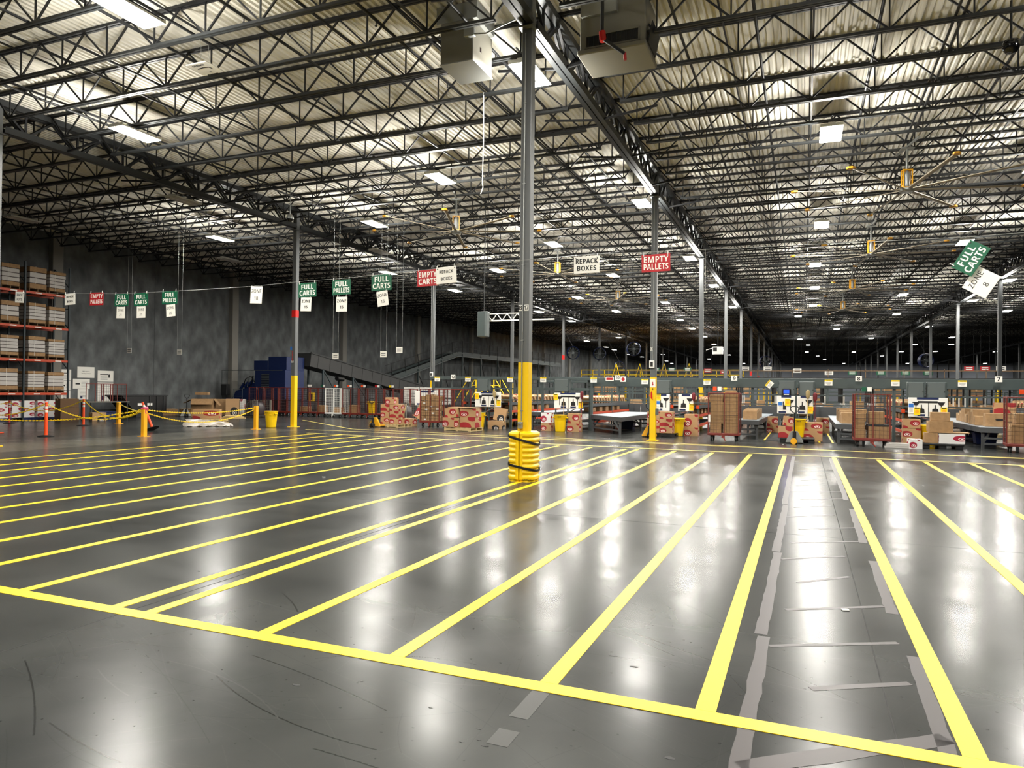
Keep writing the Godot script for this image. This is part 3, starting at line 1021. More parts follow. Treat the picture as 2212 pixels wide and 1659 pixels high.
func build_overhead():
	var f = make_fan("huge eight bladed ceiling fan with yellow cage, left of the near column")
	f.position = V(-11.7, 7.4, -23.0)
	f.rotation_degrees.y = 20
	dup(f, V(2.62, 7.4, -22.5), 14, "huge eight bladed ceiling fan with yellow cage, highest on the right side")
	dup(f, V(2.5, 7.4, -32.4), 8, "eight bladed ceiling fan seen below the larger fan on the right")
	dup(f, V(-11.2, 7.4, -33.0), 0, "eight bladed ceiling fan behind the REPACK BOXES sign, right of the near column")
	dup(f, V(-10.8, 7.4, -43.6), 22, "smaller looking ceiling fan with yellow tips between the two near grey columns")
	dup(f, V(2.4, 7.4, -43.0), 25, "distant ceiling fan showing only a yellow tip, below the right fans")
	dup(f, V(2.4, 7.4, -53.0), 15, "farthest ceiling fan over the aisle of numbered stations")

	# two unit heaters / duct drops beside the near column
	var h = thing("duct_box", "galvanised duct box hanging from the roof left of the near column", "duct", V(-6.47, 0, -13.1))
	part(h, "box_body", MB.new().bev(V(0, 8.62, 0), V(0.72, 0.84, 0.94), 0.015), M.duct)
	part(h, "upper_duct", MB.new().box(V(0, 9.2, 0.05), V(0.9, 0.34, 0.86)), M.galv)
	part(h, "bottom_seam", MB.new().box(V(0, 8.205, 0), V(0.74, 0.02, 0.96)), M.galv)
	part(h, "junction_box", MB.new().bev(V(0.33, 8.7, 0.55), V(0.22, 0.16, 0.1), 0.01), M.galv)
	part(h, "flexible_conduit", MB.new().tube([V(0.4, 8.66, 0.56), V(0.7, 8.6, 0.6), V(1.0, 8.75, 0.5), V(1.5, 9.0, 0.3)], 0.018, 6), M.galv)
	part(h, "label_plate", MB.new().box(V(0.362, 8.55, 0.1), V(0.006, 0.1, 0.06)), M.old_tape)
	var g = thing("air_handler", "large off white air handling unit with a dark louvre, above and right of the near column", "air conditioner", V(-3.5, 0, -13.9))
	part(g, "drain_pan", MB.new().bev(V(0, 8.32, 0), V(1.36, 0.1, 1.12), 0.02), M.duct)
	part(g, "cabinet", MB.new().bev(V(0, 8.86, -0.04), V(1.3, 0.98, 1.0), 0.015), M.duct)
	var lf = MB.new()
	lf.box(V(0, 8.66, 0.47), V(1.06, 0.03, 0.03))
	lf.box(V(0, 8.42, 0.47), V(1.06, 0.03, 0.03))
	lf.box(V(-0.53, 8.54, 0.47), V(0.03, 0.26, 0.03))
	lf.box(V(0.53, 8.54, 0.47), V(0.03, 0.26, 0.03))
	part(g, "louvre_frame", lf, M.duct)
	part(g, "louvre_dark", MB.new().box(V(0, 8.54, 0.462), V(1.04, 0.22, 0.01)), M.black)
	for i in 11:
		part(g, "louvre_slat", MB.new().box(V(-0.46 + i * 0.092, 8.54, 0.47), V(0.012, 0.22, 0.02), rot(30)), M.dark_grey)
	part(g, "upper_duct", MB.new().box(V(-0.25, 9.2, 0.1), V(0.72, 0.36, 0.9)), M.galv)
	part(g, "side_flap", MB.new().box(V(0.74, 8.55, 0.1), V(0.02, 0.4, 0.7), rot(-12, Vector3(0, 0, 1))), M.black)
	var rp = thing("sprinkler_drop", "black drop pipe with a red valve below the air handling unit", "pipe", V(-3.62, 0, -13.15))
	part(rp, "drop_pipe", MB.new().tube([V(0, 9.2, 0), V(0, 8.45, 0), V(0.05, 8.38, 0), V(0.42, 8.1, -0.1)], 0.035, 8), M.dark_grey)
	part(rp, "red_valve", MB.new().cyl(V(0, 8.55, 0), V(0.02, 8.36, 0), 0.065, 10), M.red_bright)
	part(rp, "nozzle", MB.new().cyl(V(0.42, 8.12, -0.1), V(0.43, 7.98, -0.1), 0.03, 8), M.sign_red)

	# square white aisle panel hung flat under the joists
	var p = thing("ceiling_panel", "square cream panel with dark lettering hanging flat below the upper left joists", "panel", V(-12.08, 8.58, -11.65))
	part(p, "board", MB.new().bev(V(0, 0, 0), V(0.56, 0.03, 0.5), 0.006), M.card)
	text(p, "LEGEND", 0.06, V(0, -0.018, 0.17), Basis(V(-1, 0, 0), V(0, 0, 1), V(0, -1, 0)) * Basis(V(0, 0, 1), PI), M.ink, true, 1.0, 0.4)
	part(p, "dark_arc", MB.new().tube([V(-0.14, -0.016, 0.04), V(0.02, -0.016, 0.06), V(0.16, -0.016, 0.04), V(0.18, -0.016, -0.04)], 0.012, 5), M.ink)
	part(p, "indicator_lamp", MB.new().cyl(V(0.05, -0.02, -0.12), V(0.05, -0.035, -0.12), 0.02, 10), M.galv)
	for s in [-1, 1]:
		part(p, "suspension_wire", MB.new().tube([V(s * 0.2, 0.015, 0), V(s * 0.1, 0.3, 0), V(s * 0.12, 0.72, 0)], 0.005, 4), M.galv)

	# hanging cords
	var cord = func(label, pts, m):
		solo("power_cable", MB.new().tube(pts, 0.012, 6), m, label, "cable")
	cord.call("long pale power cord hanging with a bent hook end, left of the near column", [V(-7.05, 8.7, -15.2), V(-7.05, 7.6, -15.22), V(-7.06, 6.55, -15.2), V(-7.03, 6.45, -15.18), V(-7.1, 6.3, -15.2)], M.white)
	cord.call("white cord with a plug box hanging beside the second column of the front row", [V(-4.35, 8.45, -34.5), V(-4.35, 6.4, -34.5)], M.white)
	var wl = func(label, x, z, y0, gap):
		var t = thing("wall_sign_card", label, "sign", V(x, y0, z))
		part(t, "card", MB.new().bev(V(0, 0, 0), V(0.3, 0.24, 0.01), 0.003), M.card)
		for s in [-1, 1]:
			part(t, "wire", MB.new().tube([V(s * 0.13, 0.12, 0), V(s * gap, 8.68 - y0, 0)], 0.004, 4), M.galv)
		for i in 2:
			part(t, "printed_line", MB.new().box(V(0, 0.04 - i * 0.075, 0.007), V(0.2, 0.035, 0.003)), M.grey_ink)
	wl.call("small white card hung on wires before the grey wall, right of the rack", -29.63, -24.3, 3.34, 0.13)
	wl.call("small pale card hung on wires, left of the compactor's corner pilaster", -26.44, -24.3, 3.24, 0.14)
	wl.call("small white card hung on wires above the low end of the dark conveyor", -17.84, -24.3, 2.99, 0.14)
	wl.call("small white card under the tilted ZONE 15 card", -15.54, -24.3, 3.05, 0.14)
	wl.call("small white card on two long wires, left of the narrow grey column", -14.81, -24.3, 3.21, 0.14)

	# black dome at the upper right, mirror dome on a rod at the left column
	var d = thing("camera_dome", "black camera dome hanging near the picture's upper right corner", "camera", V(3.5, 8.15, -15.6))
	part(d, "dome", MB.new().lathe([Vector2(0, -0.15), Vector2(0.09, -0.12), Vector2(0.14, -0.04), Vector2(0.14, 0.05), Vector2(0.12, 0.1), Vector2(0, 0.11)], 18), mat("gloss_black", Color(0.02, 0.02, 0.025), 0.12))
	part(d, "drop_rod", MB.new().cyl(V(0, 0.1, 0), V(0, 0.85, 0), 0.02, 8), M.steel)
	var e = thing("camera_dome", "small silver capped camera dome on a long rod beside the left column head", "camera", V(-16.6, 7.55, -19.9))
	part(e, "cap", MB.new().lathe([Vector2(0.125, 0.0), Vector2(0.125, 0.06), Vector2(0.09, 0.14), Vector2(0.0, 0.17)], 18), M.galv)
	part(e, "dome", MB.new().lathe([Vector2(0, -0.11), Vector2(0.06, -0.09), Vector2(0.1, -0.03), Vector2(0.11, 0.01), Vector2(0, 0.02)], 16), M.gloss_black)
	part(e, "drop_rod", MB.new().cyl(V(0, 0.16, 0), V(0, 1.3, 0), 0.012, 6), M.galv)
	# tall grey speaker-like box on an arm left of the near column
	var b = thing("heater_box", "tall pale grey box on a white lattice arm, left of the near column", "box", V(-10.75, 0, -23.4))
	part(b, "cabinet", MB.new().bev(V(0, 4.05, 0), V(0.36, 0.92, 0.3), 0.02), M.box_grey)
	part(b, "door_panel", MB.new().bev(V(-0.02, 4.05, 0.155), V(0.26, 0.86, 0.012), 0.004), M.frame_grey)
	var br = MB.new()
	br.bar(V(-0.2, 4.2, -0.3), V(2.6, 4.2, -0.3), 0.05)
	br.bar(V(-0.2, 4.45, -0.3), V(1.4, 4.45, -0.3), 0.03)
	for i in 4:
		br.bar(V(-0.2 + i * 0.4, 4.2, -0.3), V(i * 0.4, 4.45, -0.3), 0.025)
		br.bar(V(i * 0.4, 4.45, -0.3), V(0.2 + i * 0.4, 4.2, -0.3), 0.025)
	part(b, "lattice_arm", br, M.white)
	part(b, "hanger", MB.new().cyl(V(0, 4.5, -0.05), V(0, 8.6, -0.05), 0.018, 6), M.dark_grey)

# ---------------------------------------------------------------- signs on the wire
func board_sign(label, x, y, w, h, face, ink, lines, cap, tilt = 0.0, group = ""):
	var t = thing("hanging_sign", label, "sign", V(x, y, -12.17), 0.0, group)
	t.rotation_degrees.z = tilt
	part(t, "panel", MB.new().bev(V(0, 0, 0), V(w, h, 0.006), 0.002), face)
	for i in lines.size():
		text(t, lines[i], cap, V(0, h * 0.5 - h * (0.29 + 0.42 * i), 0.004), Basis(), ink, true, 1.0, w * 0.86)
	for s in [-1, 1]:
		part(t, "hook", MB.new().tube([V(s * w * 0.42, h * 0.42, 0.008), V(s * w * 0.42, h * 0.5 + 0.02, 0.006), V(s * w * 0.42, h * 0.5 + 0.045, 0.0)], 0.006, 5), M.white)
		part(t, "grommet", MB.new().cyl(V(s * w * 0.42, h * 0.4, 0.003), V(s * w * 0.42, h * 0.4, 0.006), 0.01, 8), M.dark_grey)
	return t

func zone(label, x, y, num, tilt, bold, ink = null, w = 0.23, h = 0.29, cl = 0.07):
	var t = thing("zone_card", label, "sign", V(x, y, -12.17))
	t.rotation_degrees.z = tilt
	part(t, "panel", MB.new().bev(V(0, 0, 0), V(w, h, 0.005), 0.002), M.card)
	text(t, "ZONE", h * 0.21, V(0, h * 0.22, 0.003), Basis(), M.ink, bold, 1.0, w * 0.84)
	text(t, num, h * 0.21, V(0, -h * 0.2, 0.003), Basis(), M.ink if ink == null else ink, bold)
	for s in [-1, 1]:
		part(t, "tie", MB.new().tube([V(s * w * 0.38, h * 0.45, 0.006), V(s * w * 0.42, h * 0.5 + cl, 0.002)], 0.004, 4), M.white)
	return t

func build_signs():
	var wp = [[-23.5, 4.25], [-19.6, 4.08], [-17.0, 3.96], [-15.2, 3.87], [-12.85, 3.86], [-11.24, 3.87], [-9.7, 3.92], [-8.81, 3.93], [-7.6, 3.97], [-6.5, 4.02], [-4.91, 4.07], [-3.5, 4.1], [-2.3, 4.07], [2.3, 4.0], [10.5, 4.2]]
	var pts = []
	for p in wp:
		pts.append(V(p[0], p[1], -12.17))
	solo("sign_wire", MB.new().tube(pts, 0.004, 5), M.galv, "thin sagging wire strung across the hall carrying the hanging signs", "wire")
	var wdt = 0.46
	board_sign("thin lettered white RACK PUTS sign hanging before the orange pallet rack", -18.81, 3.93, 0.34, 0.28, M.card, M.grey_ink, ["RACK", "PUTS"], 0.062, -4)
	board_sign("small white REPACK BOXES sign beside the rack's end", -16.91, 3.81, 0.38, 0.28, M.card, M.ink, ["REPACK", "BOXES"], 0.05, 2)
	board_sign("red EMPTY PALLETS sign on the left, before the grey wall", -15.97, 3.78, 0.47, 0.31, M.sign_red, M.card, ["EMPTY", "PALLETS"], 0.095, -1)
	board_sign("first green FULL CARTS sign from the left, right of the red sign", -15.12, 3.72, 0.46, 0.30, M.sign_green, M.card, ["FULL", "CARTS"], 0.095, -1)
	zone("ZONE 21 card under the first green sign from the left", -15.14, 3.42, "21", -2, false, M.grey_ink, 0.28, 0.27, 0.02)
	board_sign("second green FULL CARTS sign from the left", -14.48, 3.71, 0.46, 0.30, M.sign_green, M.card, ["FULL", "CARTS"], 0.095, 1)
	zone("ZONE 21 card under the second green sign from the left", -14.47, 3.41, "21", 0, false, M.grey_ink, 0.28, 0.27, 0.02)
	board_sign("green FULL PALLETS sign carrying the ZONE 20 card", -13.57, 3.72, 0.48, 0.30, M.sign_green, M.card, ["FULL", "PALLETS"], 0.095, 0)
	zone("tilted ZONE 20 card under a green FULL PALLETS sign", -13.53, 3.42, "20", 4, false, M.grey_ink, 0.28, 0.28, 0.02)
	zone("white ZONE 18 card hanging alone on the wire left of the grey column", -11.03, 3.68, "18", -3, false, null, 0.32, 0.37, 0.02)
	board_sign("green FULL CARTS sign just right of the grey column with a red band", -9.67, 3.73, wdt, 0.30, M.sign_green, M.card, ["FULL", "CARTS"], 0.1, 1)
	zone("ZONE 15 card under the green sign beside the grey column", -9.70, 3.43, "15", -2, true, null, 0.27, 0.29, 0.02)
	board_sign("green FULL PALLETS sign, middle of the three green signs over the compactor conveyor", -8.81, 3.75, 0.455, 0.31, M.sign_green, M.card, ["FULL", "PALLETS"], 0.1, 1)
	zone("ZONE 15 card hung on a string yoke under the green FULL PALLETS sign", -8.80, 3.40, "15", -1, true, null, 0.27, 0.30, 0.05)
	board_sign("green FULL CARTS sign left of the red EMPTY CARTS sign", -7.85, 3.80, 0.47, 0.32, M.sign_green, M.card, ["FULL", "CARTS"], 0.105, 1)
	zone("tilted ZONE 15 card under the green sign nearest the red EMPTY CARTS sign", -7.82, 3.48, "15", 8, false, null, 0.26, 0.30, 0.02)
	board_sign("red EMPTY CARTS sign overlapped by a white sign on its right", -6.80, 3.84, 0.46, 0.32, M.sign_red, M.card, ["EMPTY", "CARTS"], 0.105, 2)
	var r = board_sign("white REPACK BOXES sign overlapping the red EMPTY CARTS sign", -6.37, 3.87, 0.44, 0.32, M.card, M.ink, ["REPACK", "BOXES"], 0.058, 3)
	r.position.z = -12.13
	board_sign("bold lettered white REPACK BOXES sign right of the near column", -3.59, 3.92, 0.47, 0.30, M.card, M.ink, ["REPACK", "BOXES"], 0.085, 0)
	board_sign("red EMPTY PALLETS sign in front of the second column", -2.36, 3.88, 0.49, 0.30, M.sign_red, M.card, ["EMPTY", "PALLETS"], 0.1, 1)
	var g = board_sign("green FULL CARTS sign hanging askew by one corner on the right", 2.25, 3.69, 0.45, 0.31, M.sign_green, M.card, ["FULL", "CARTS"], 0.1, 57)
	g.rotation_degrees.y = -25
	var z8 = zone("tilted ZONE 8 card under the askew green sign", 2.38, 3.33, "8", 57, false, null, 0.36, 0.36, 0.05)
	z8.rotation_degrees.y = -25

# ---------------------------------------------------------------- builders shared by the floor things
var box_meshes = {}

func carton(label, at, s, key = "kraft", turn = 0.0, group = "", lean = Vector3.ZERO, called = "carton"):
	var t = thing(called, label, "box", at, 0.0, group)
	t.basis = Basis(Vector3.UP, deg_to_rad(turn)) * Basis.from_euler(lean)
	var k = "%.2f,%.2f,%.2f" % [s.x, s.y, s.z]
	if not box_meshes.has(k):
		box_meshes[k] = MB.new().bev(V(0, s.y / 2, 0), s, 0.006).mesh() if key == "kraft" else MB.new().box(V(0, s.y / 2, 0), s).mesh()
		var tp = MB.new()
		tp.box(V(0, s.y, 0), V(s.x * 0.98, 0.004, 0.05))
		for sx in [-1, 1]:
			tp.box(V(sx * s.x / 2, s.y - 0.04, 0), V(0.004, 0.08, 0.05))
		box_meshes[k + "t"] = tp.mesh()
		var fl = MB.new()
		fl.box(V(0, s.y * 0.985, s.z / 2), V(s.x, 0.006, 0.004))
		box_meshes[k + "f"] = fl.mesh()
	var bk = k if key == "kraft" else k + "p"
	if not box_meshes.has(bk):
		box_meshes[bk] = MB.new().box(V(0, s.y / 2, 0), s).mesh()
	part(t, "body", box_meshes[bk], M[key])
	part(t, "tape_strip", box_meshes[k + "t"], M.tape)
	return t

func make_pallet(label, at, turn = 0.0, w = 1.0, d = 1.2, m = null, called = "wooden_pallet"):
	if m == null:
		m = M.wood
	var t = thing(called, label, "pallet", at, turn)
	for i in 6:
		part(t, "deck_board", MB.new().box(V(0, 0.125, -d / 2 + 0.05 + i * (d - 0.1) / 5.0), V(w, 0.018, 0.1)), m)
	for i in 3:
		part(t, "stringer", MB.new().box(V(-w / 2 + 0.03 + i * (w - 0.06) / 2, 0.067, 0), V(0.04, 0.098, d)), m)
	for i in 3:
		part(t, "bottom_board", MB.new().box(V(0, 0.009, -d / 2 + 0.05 + i * (d - 0.1) / 2.0), V(w, 0.018, 0.1)), m)
	return t

func make_can(label, at, turn = 0.0):
	var t = thing("trash_can", label, "trash can", at, turn)
	part(t, "body", MB.new().lathe([Vector2(0.0, 0.0), Vector2(0.19, 0.0), Vector2(0.2, 0.015), Vector2(0.245, 0.52), Vector2(0.25, 0.56), Vector2(0.265, 0.565), Vector2(0.278, 0.66), Vector2(0.292, 0.665), Vector2(0.292, 0.685), Vector2(0.27, 0.685), Vector2(0.262, 0.66), Vector2(0.2, 0.1), Vector2(0, 0.08)], 28), M.plastic_yellow)
	for s in [-1, 1]:
		part(t, "handle", MB.new().bev(V(s * 0.295, 0.575, 0), V(0.06, 0.05, 0.14), 0.012), M.plastic_yellow)
		for k in 4:
			part(t, "rib", MB.new().box(V(s * (0.1 + 0.035 * k), 0.535, 0.235 - 0.022 * k), V(0.008, 0.05, 0.02)), M.plastic_yellow)
	text(t, "BRUTE", 0.035, V(0.05, 0.61, 0.268), rot(10), M.ink, true, 1.0, 0.15)
	return t

func make_cart(label, white = false, w = 1.05, d = 0.75, h = 1.65):
	var m = M.white if white else M.cart_red
	var t = thing("cage_cart", label, "cart")
	var b = MB.new()
	b.bev(V(0, 0.235, d / 2), V(w, 0.08, 0.05), 0.008)
	b.bev(V(0, 0.235, -d / 2), V(w, 0.08, 0.05), 0.008)
	b.bev(V(-w / 2 + 0.025, 0.235, 0), V(0.05, 0.08, d), 0.008)
	b.bev(V(w / 2 - 0.025, 0.235, 0), V(0.05, 0.08, d), 0.008)
	b.box(V(0, 0.262, 0), V(w - 0.04, 0.02, d))
	part(t, "base_frame", b, m)
	for sx in [-1, 1]:
		for sz in [-1, 1]:
			part(t, "post", MB.new().bev(V(sx * (w / 2 - 0.025), h / 2 + 0.1, sz * (d / 2 - 0.01)), V(0.042, h - 0.24, 0.042), 0.006), m)
	for sz in [-1, 1]:
		part(t, "top_rail", MB.new().bev(V(0, h - 0.02, sz * (d / 2 - 0.01)), V(w, 0.035, 0.035), 0.006), m)
		part(t, "centre_post", MB.new().box(V(0.03, h / 2 + 0.1, sz * (d / 2 - 0.01)), V(0.028, h - 0.24, 0.028)), m)
	for sx in [-1, 1]:
		part(t, "side_rail", MB.new().box(V(sx * (w / 2 - 0.02), h - 0.02, 0), V(0.03, 0.03, d)), m)
	var wires = MB.new()
	for sz in [-1, 1]:
		var z = sz * (d / 2)
		for i in range(1, 10):
			var x = -w / 2 + w * i / 10.0
			wires.bar(V(x, 0.28, z), V(x, h - 0.03, z), 0.007)
		for i in range(1, 11):
			var y = 0.27 + (h - 0.3) * i / 11.0
			wires.bar(V(-w / 2 + 0.02, y, z), V(w / 2 - 0.02, y, z), 0.016 if i == 5 else 0.007)
	for sx in [-1, 1]:
		for i in range(1, 8):
			var y = 0.27 + (h - 0.3) * i / 8.0
			wires.bar(V(sx * (w / 2 - 0.01), y, -d / 2), V(sx * (w / 2 - 0.01), y, d / 2), 0.007)
		for i in range(1, 5):
			wires.bar(V(sx * (w / 2 - 0.01), 0.28, -d / 2 + d * i / 5.0), V(sx * (w / 2 - 0.01), h - 0.03, -d / 2 + d * i / 5.0), 0.007)
	part(t, "wire_panel", wires, m if white else M.cart_dark)
	for sx in [-1, 1]:
		for sz in [-1, 1]:
			var c = V(sx * (w / 2 - 0.13), 0.085, sz * (d / 2 - 0.1))
			var wh = part(t, "caster", MB.new().cyl(c - V(0.025, 0, 0), c + V(0.025, 0, 0), 0.085, 14), M.rubber)
			part(wh, "wheel_hub", MB.new().cyl(c - V(0.028, 0, 0), c + V(0.028, 0, 0), 0.045, 10), M.galv)
			part(wh, "fork", MB.new().box(c + V(0, 0.075, 0.01), V(0.075, 0.09, 0.03)), M.cart_dark)
	var tg = MB.new()
	tg.box(V(0, 0.17, d / 2 + 0.02), V(0.11, 0.12, 0.03))
	tg.bar(V(0, 0.14, d / 2 + 0.03), V(0.09, 0.03, d / 2 + 0.2), 0.03)
	part(t, "tow_tongue", tg, m)
	return t

func make_pallet_jack(label, at, turn, yellow = true):
	var m = M.fan_yellow if yellow else M.galv
	var t = thing("pallet_jack", label, "pallet jack", at, turn)
	for s in [-1, 1]:
		part(t, "fork", MB.new().bev(V(s * 0.19, 0.075, -0.75), V(0.16, 0.05, 1.1), 0.01), m)
	part(t, "pump_housing", MB.new().prism([Vector2(-0.28, 0.04), Vector2(0.28, 0.04), Vector2(0.24, 0.16), Vector2(0.09, 0.42), Vector2(-0.09, 0.42), Vector2(-0.24, 0.16)], 0.1, Transform3D(Basis(), V(0, 0, -0.22))), m)
	part(t, "pump", MB.new().cyl(V(0, 0.1, 0), V(0, 0.42, 0), 0.055, 12), M.black)
	for s in [-1, 1]:
		part(t, "steer_wheel", MB.new().cyl(V(s * 0.03, 0.09, 0.04), V(s * 0.09, 0.09, 0.04), 0.09, 16), M.rubber)
	part(t, "handle_bar", MB.new().tube([V(0, 0.4, 0.03), V(0, 0.75, 0.06), V(0, 1.05, 0.09)], 0.02, 8), M.black)
	part(t, "grip_loop", MB.new().tube([V(0, 1.02, 0.09), V(-0.11, 1.1, 0.09), V(-0.13, 1.2, 0.1), V(-0.08, 1.25, 0.1), V(0.08, 1.25, 0.1), V(0.13, 1.2, 0.1), V(0.11, 1.1, 0.09), V(0, 1.02, 0.09)], 0.016, 7), M.black)
	return t

func chain(label, a, b, sag, key = "line"):
	var L = a.distance_to(b)
	var n = int(L * 1.08 / 0.055)
	var b2 = MB.new()
	for i in n:
		var u = (i + 0.5) / n
		var p = a.lerp(b, u) - V(0, sag * 4 * u * (1 - u), 0)
		var u2 = u + 0.02
		var d = (a.lerp(b, u2) - V(0, sag * 4 * u2 * (1 - u2), 0) - p).normalized()
		var side = d.cross(Vector3.UP).normalized()
		if i % 2 == 1:
			side = d.cross(side).normalized()
		var ring = []
		for k in 7:
			var an = TAU * k / 6.0
			ring.append(p + d * cos(an) * 0.036 + side * sin(an) * 0.018)
		b2.tube(ring, 0.0085, 4)
	return solo("plastic_chain", b2, M[key], label, "chain")

func make_delineator(label, at, red = false, turn = 0.0):
	var t = thing("delineator_post", label, "post", at, turn)
	part(t, "rubber_base", MB.new().lathe([Vector2(0, 0), Vector2(0.24, 0.0), Vector2(0.24, 0.02), Vector2(0.1, 0.05), Vector2(0, 0.05)], 8), M.rubber)
	part(t, "tube", MB.new().lathe([Vector2(0.055, 0.04), Vector2(0.05, 0.1), Vector2(0.042, 1.0), Vector2(0.03, 1.03), Vector2(0.03, 1.06), Vector2(0.045, 1.08), Vector2(0.045, 1.1), Vector2(0.0, 1.11)], 16), M.sign_red if red else M.orange)
	for y in [0.78, 0.9]:
		part(t, "reflective_band", MB.new().lathe([Vector2(0.0455, y), Vector2(0.0455, y + 0.075)], 16), M.reflective)
	return t

func make_bollard(label, at):
	var t = thing("bollard", label, "bollard", at)
	part(t, "post", MB.new().bev(V(0, 0.47, 0), V(0.14, 0.94, 0.14), 0.012), M.bollard)
	part(t, "base_plate", MB.new().bev(V(0, 0.008, 0), V(0.3, 0.016, 0.26), 0.004), M.bollard)
	for p in [[0.1, 0.09], [-0.1, 0.09], [0.1, -0.09], [-0.1, -0.09]]:
		part(t, "anchor_bolt", MB.new().cyl(V(p[0], 0.016, p[1]), V(p[0], 0.035, p[1]), 0.012, 6), M.galv)
	return t

# ---------------------------------------------------------------- left side of the hall
func build_left_side():
	# pallet rack along the left wall
	var r = thing("pallet_rack", "orange and dark blue pallet rack against the left wall, loaded with wrapped stacks", "rack")
	var zs = [-24.0, -21.85, -19.7, -17.5]
	var lv = [1.24, 2.82, 4.38, 5.98]
	for z in zs:
		for x in [-33.4, -34.5]:
			part(r, "upright", MB.new().bev(V(x, 3.7, z), V(0.08, 7.4, 0.08), 0.008), M.rack_blue)
			part(r, "foot_plate", MB.new().box(V(x, 0.006, z), V(0.16, 0.012, 0.13)), M.rack_blue)
		for i in 7:
			part(r, "brace", MB.new().bar(V(-33.4, 0.4 + i, z), V(-34.5, 0.4 + i + (1 if i % 2 == 0 else 0.0), z), 0.03), M.rack_blue)
	for i in 3:
		for y in lv:
			for x in [-33.4, -34.5]:
				var bm = part(r, "beam", MB.new().bev(V(x, y, (zs[i] + zs[i + 1]) / 2), V(0.05, 0.11, 2.07), 0.008), M.rack_orange)
				if x > -34:
					for k in 2:
						part(bm, "location_label", MB.new().box(V(x + 0.028, y, (zs[i] + zs[i + 1]) / 2 - 0.55 + k * 1.0), V(0.004, 0.05, 0.3)), M.card)
			for k in 2:
				part(r, "crossbar", MB.new().box(V(-33.95, y + 0.01, zs[i] + 0.7 + k * 0.75), V(1.06, 0.04, 0.05)), M.rack_blue)
	# wrapped loads on pallets
	var zc = [-23.4, -22.45, -21.2, -20.2, -19.0]
	var hh = [[1.0, 1.02, 1.12, 1.0, 1.0], [1.0, 1.08, 1.05, 1.1, 1.0], [1.0, 1.08, 1.06, 1.0, 1.0], [1.1, 1.18, 1.15, 1.1, 1.1]]
	var pl = null
	for l in 4:
		for c in 5:
			var y = lv[l] + 0.06
			var lab = "wooden pallet under a wrapped stack, %s of the rack" % ["on the lowest beams", "on the second beams up", "on the third beams up", "on the top beams"][l]
			if pl == null:
				pl = make_pallet(lab, V(-33.95, y, zc[c]), 90, 0.85, 1.1, M.wood_dark)
				pl.set_meta("group", "rack pallets " + str(l))
			else:
				dup(pl, V(-33.95, y, zc[c]), 90, lab, "rack pallets " + str(l))
			wrapped_load(V(-33.9, y + 0.14, zc[c]), hh[l][c] - 0.14, l, c)
	# white printed cartons under the rack
	for p in 3:
		make_pallet("blue pallet under the white cartons beneath the rack", V(-33.98, 0, [-23.42, -22.38, -20.95][p]), 0, 1.0, 0.95, M.blue, "blue_pallet").set_meta("group", "blue pallets")
	for row in 3:
		for c in 5:
			for dz in 1:
				var z = -23.35 + c * 0.52 + (0.13 if c > 1 else 0.0) + (0.1 if c > 3 else 0.0)
				carton("white carton printed with %s, %s beneath the orange rack" % [["a dark red ring mark", "half a red disc"][(row + c) % 2], ["bottom row", "middle row", "top row"][row]], V(-33.72, 0.14 + row * 0.262, z), V(0.5, 0.26, 0.5), ["print_d", "print_e"][(row + c) % 2], 90, "white cartons under the rack %d %d" % [row, (row + c) % 2])
	# posters on the wall
	var post = func(label, z, y, w, h, kind):
		var t = thing("wall_poster", label, "poster", V(-35.29, y, z), 90)
		part(t, "sheet", MB.new().bev(V(0, 0, 0.004), V(w, h, 0.008), 0.002), M.card)
		if kind == 0:
			text(t, "Welcome to", 0.055, V(0, 0.05, 0.009), Basis(), M.ink, false)
			text(t, "Packing School", 0.055, V(0, -0.06, 0.009), Basis(), M.ink, false, 1.0, w * 0.8)
		elif kind == 1:
			part(t, "printed_picture", MB.new().box(V(-w * 0.22, 0, 0.009), V(w * 0.25, h * 0.16, 0.002)), M.ink)
			for i in 5:
				part(t, "printed_line", MB.new().box(V(w * 0.18, h * 0.25 - i * h * 0.12, 0.009), V(w * 0.36, 0.012, 0.002)), M.grey_ink)
		elif kind == 2:
			part(t, "printed_bar", MB.new().box(V(-w * 0.1, h * 0.16, 0.009), V(w * 0.5, h * 0.07, 0.002)), M.ink)
			part(t, "printed_picture", MB.new().box(V(w * 0.22, h * 0.02, 0.009), V(w * 0.1, h * 0.3, 0.002)), M.ink)
			for i in 4:
				part(t, "printed_line", MB.new().box(V(-w * 0.1, -h * 0.05 - i * h * 0.09, 0.009), V(w * 0.45, 0.014, 0.002)), M.grey_ink)
		else:
			for i in 5:
				part(t, "printed_line", MB.new().box(V(0, h * 0.3 - i * h * 0.14, 0.009), V(w * 0.6, 0.014, 0.002)), M.grey_ink)
			part(t, "printed_picture", MB.new().box(V(-w * 0.15, -h * 0.3, 0.009), V(w * 0.2, h * 0.22, 0.002)), M.blue)
	post.call("white welcome poster on the grey wall beside the rack", -26.35, 2.36, 0.98, 0.58, 0)
	post.call("white poster with a small black picture, below the welcome poster", -26.1, 1.75, 0.95, 0.52, 1)
	post.call("lowest white poster of the column below the welcome poster", -26.2, 1.2, 0.6, 0.55, 3)
	post.call("white poster with a black bar diagram, right of the welcome poster", -27.5, 2.18, 0.95, 0.6, 2)
	post.call("tall white poster with small coloured pictures behind the red cage", -27.5, 1.32, 0.95, 1.05, 3)
	post.call("upper white poster half hidden behind the rack's end upright", -25.25, 2.2, 0.55, 0.56, 2)
	post.call("middle white poster behind the rack's end upright", -25.25, 1.65, 0.5, 0.5, 1)
	post.call("bottom white poster behind the rack's end upright", -25.25, 1.12, 0.5, 0.5, 3)

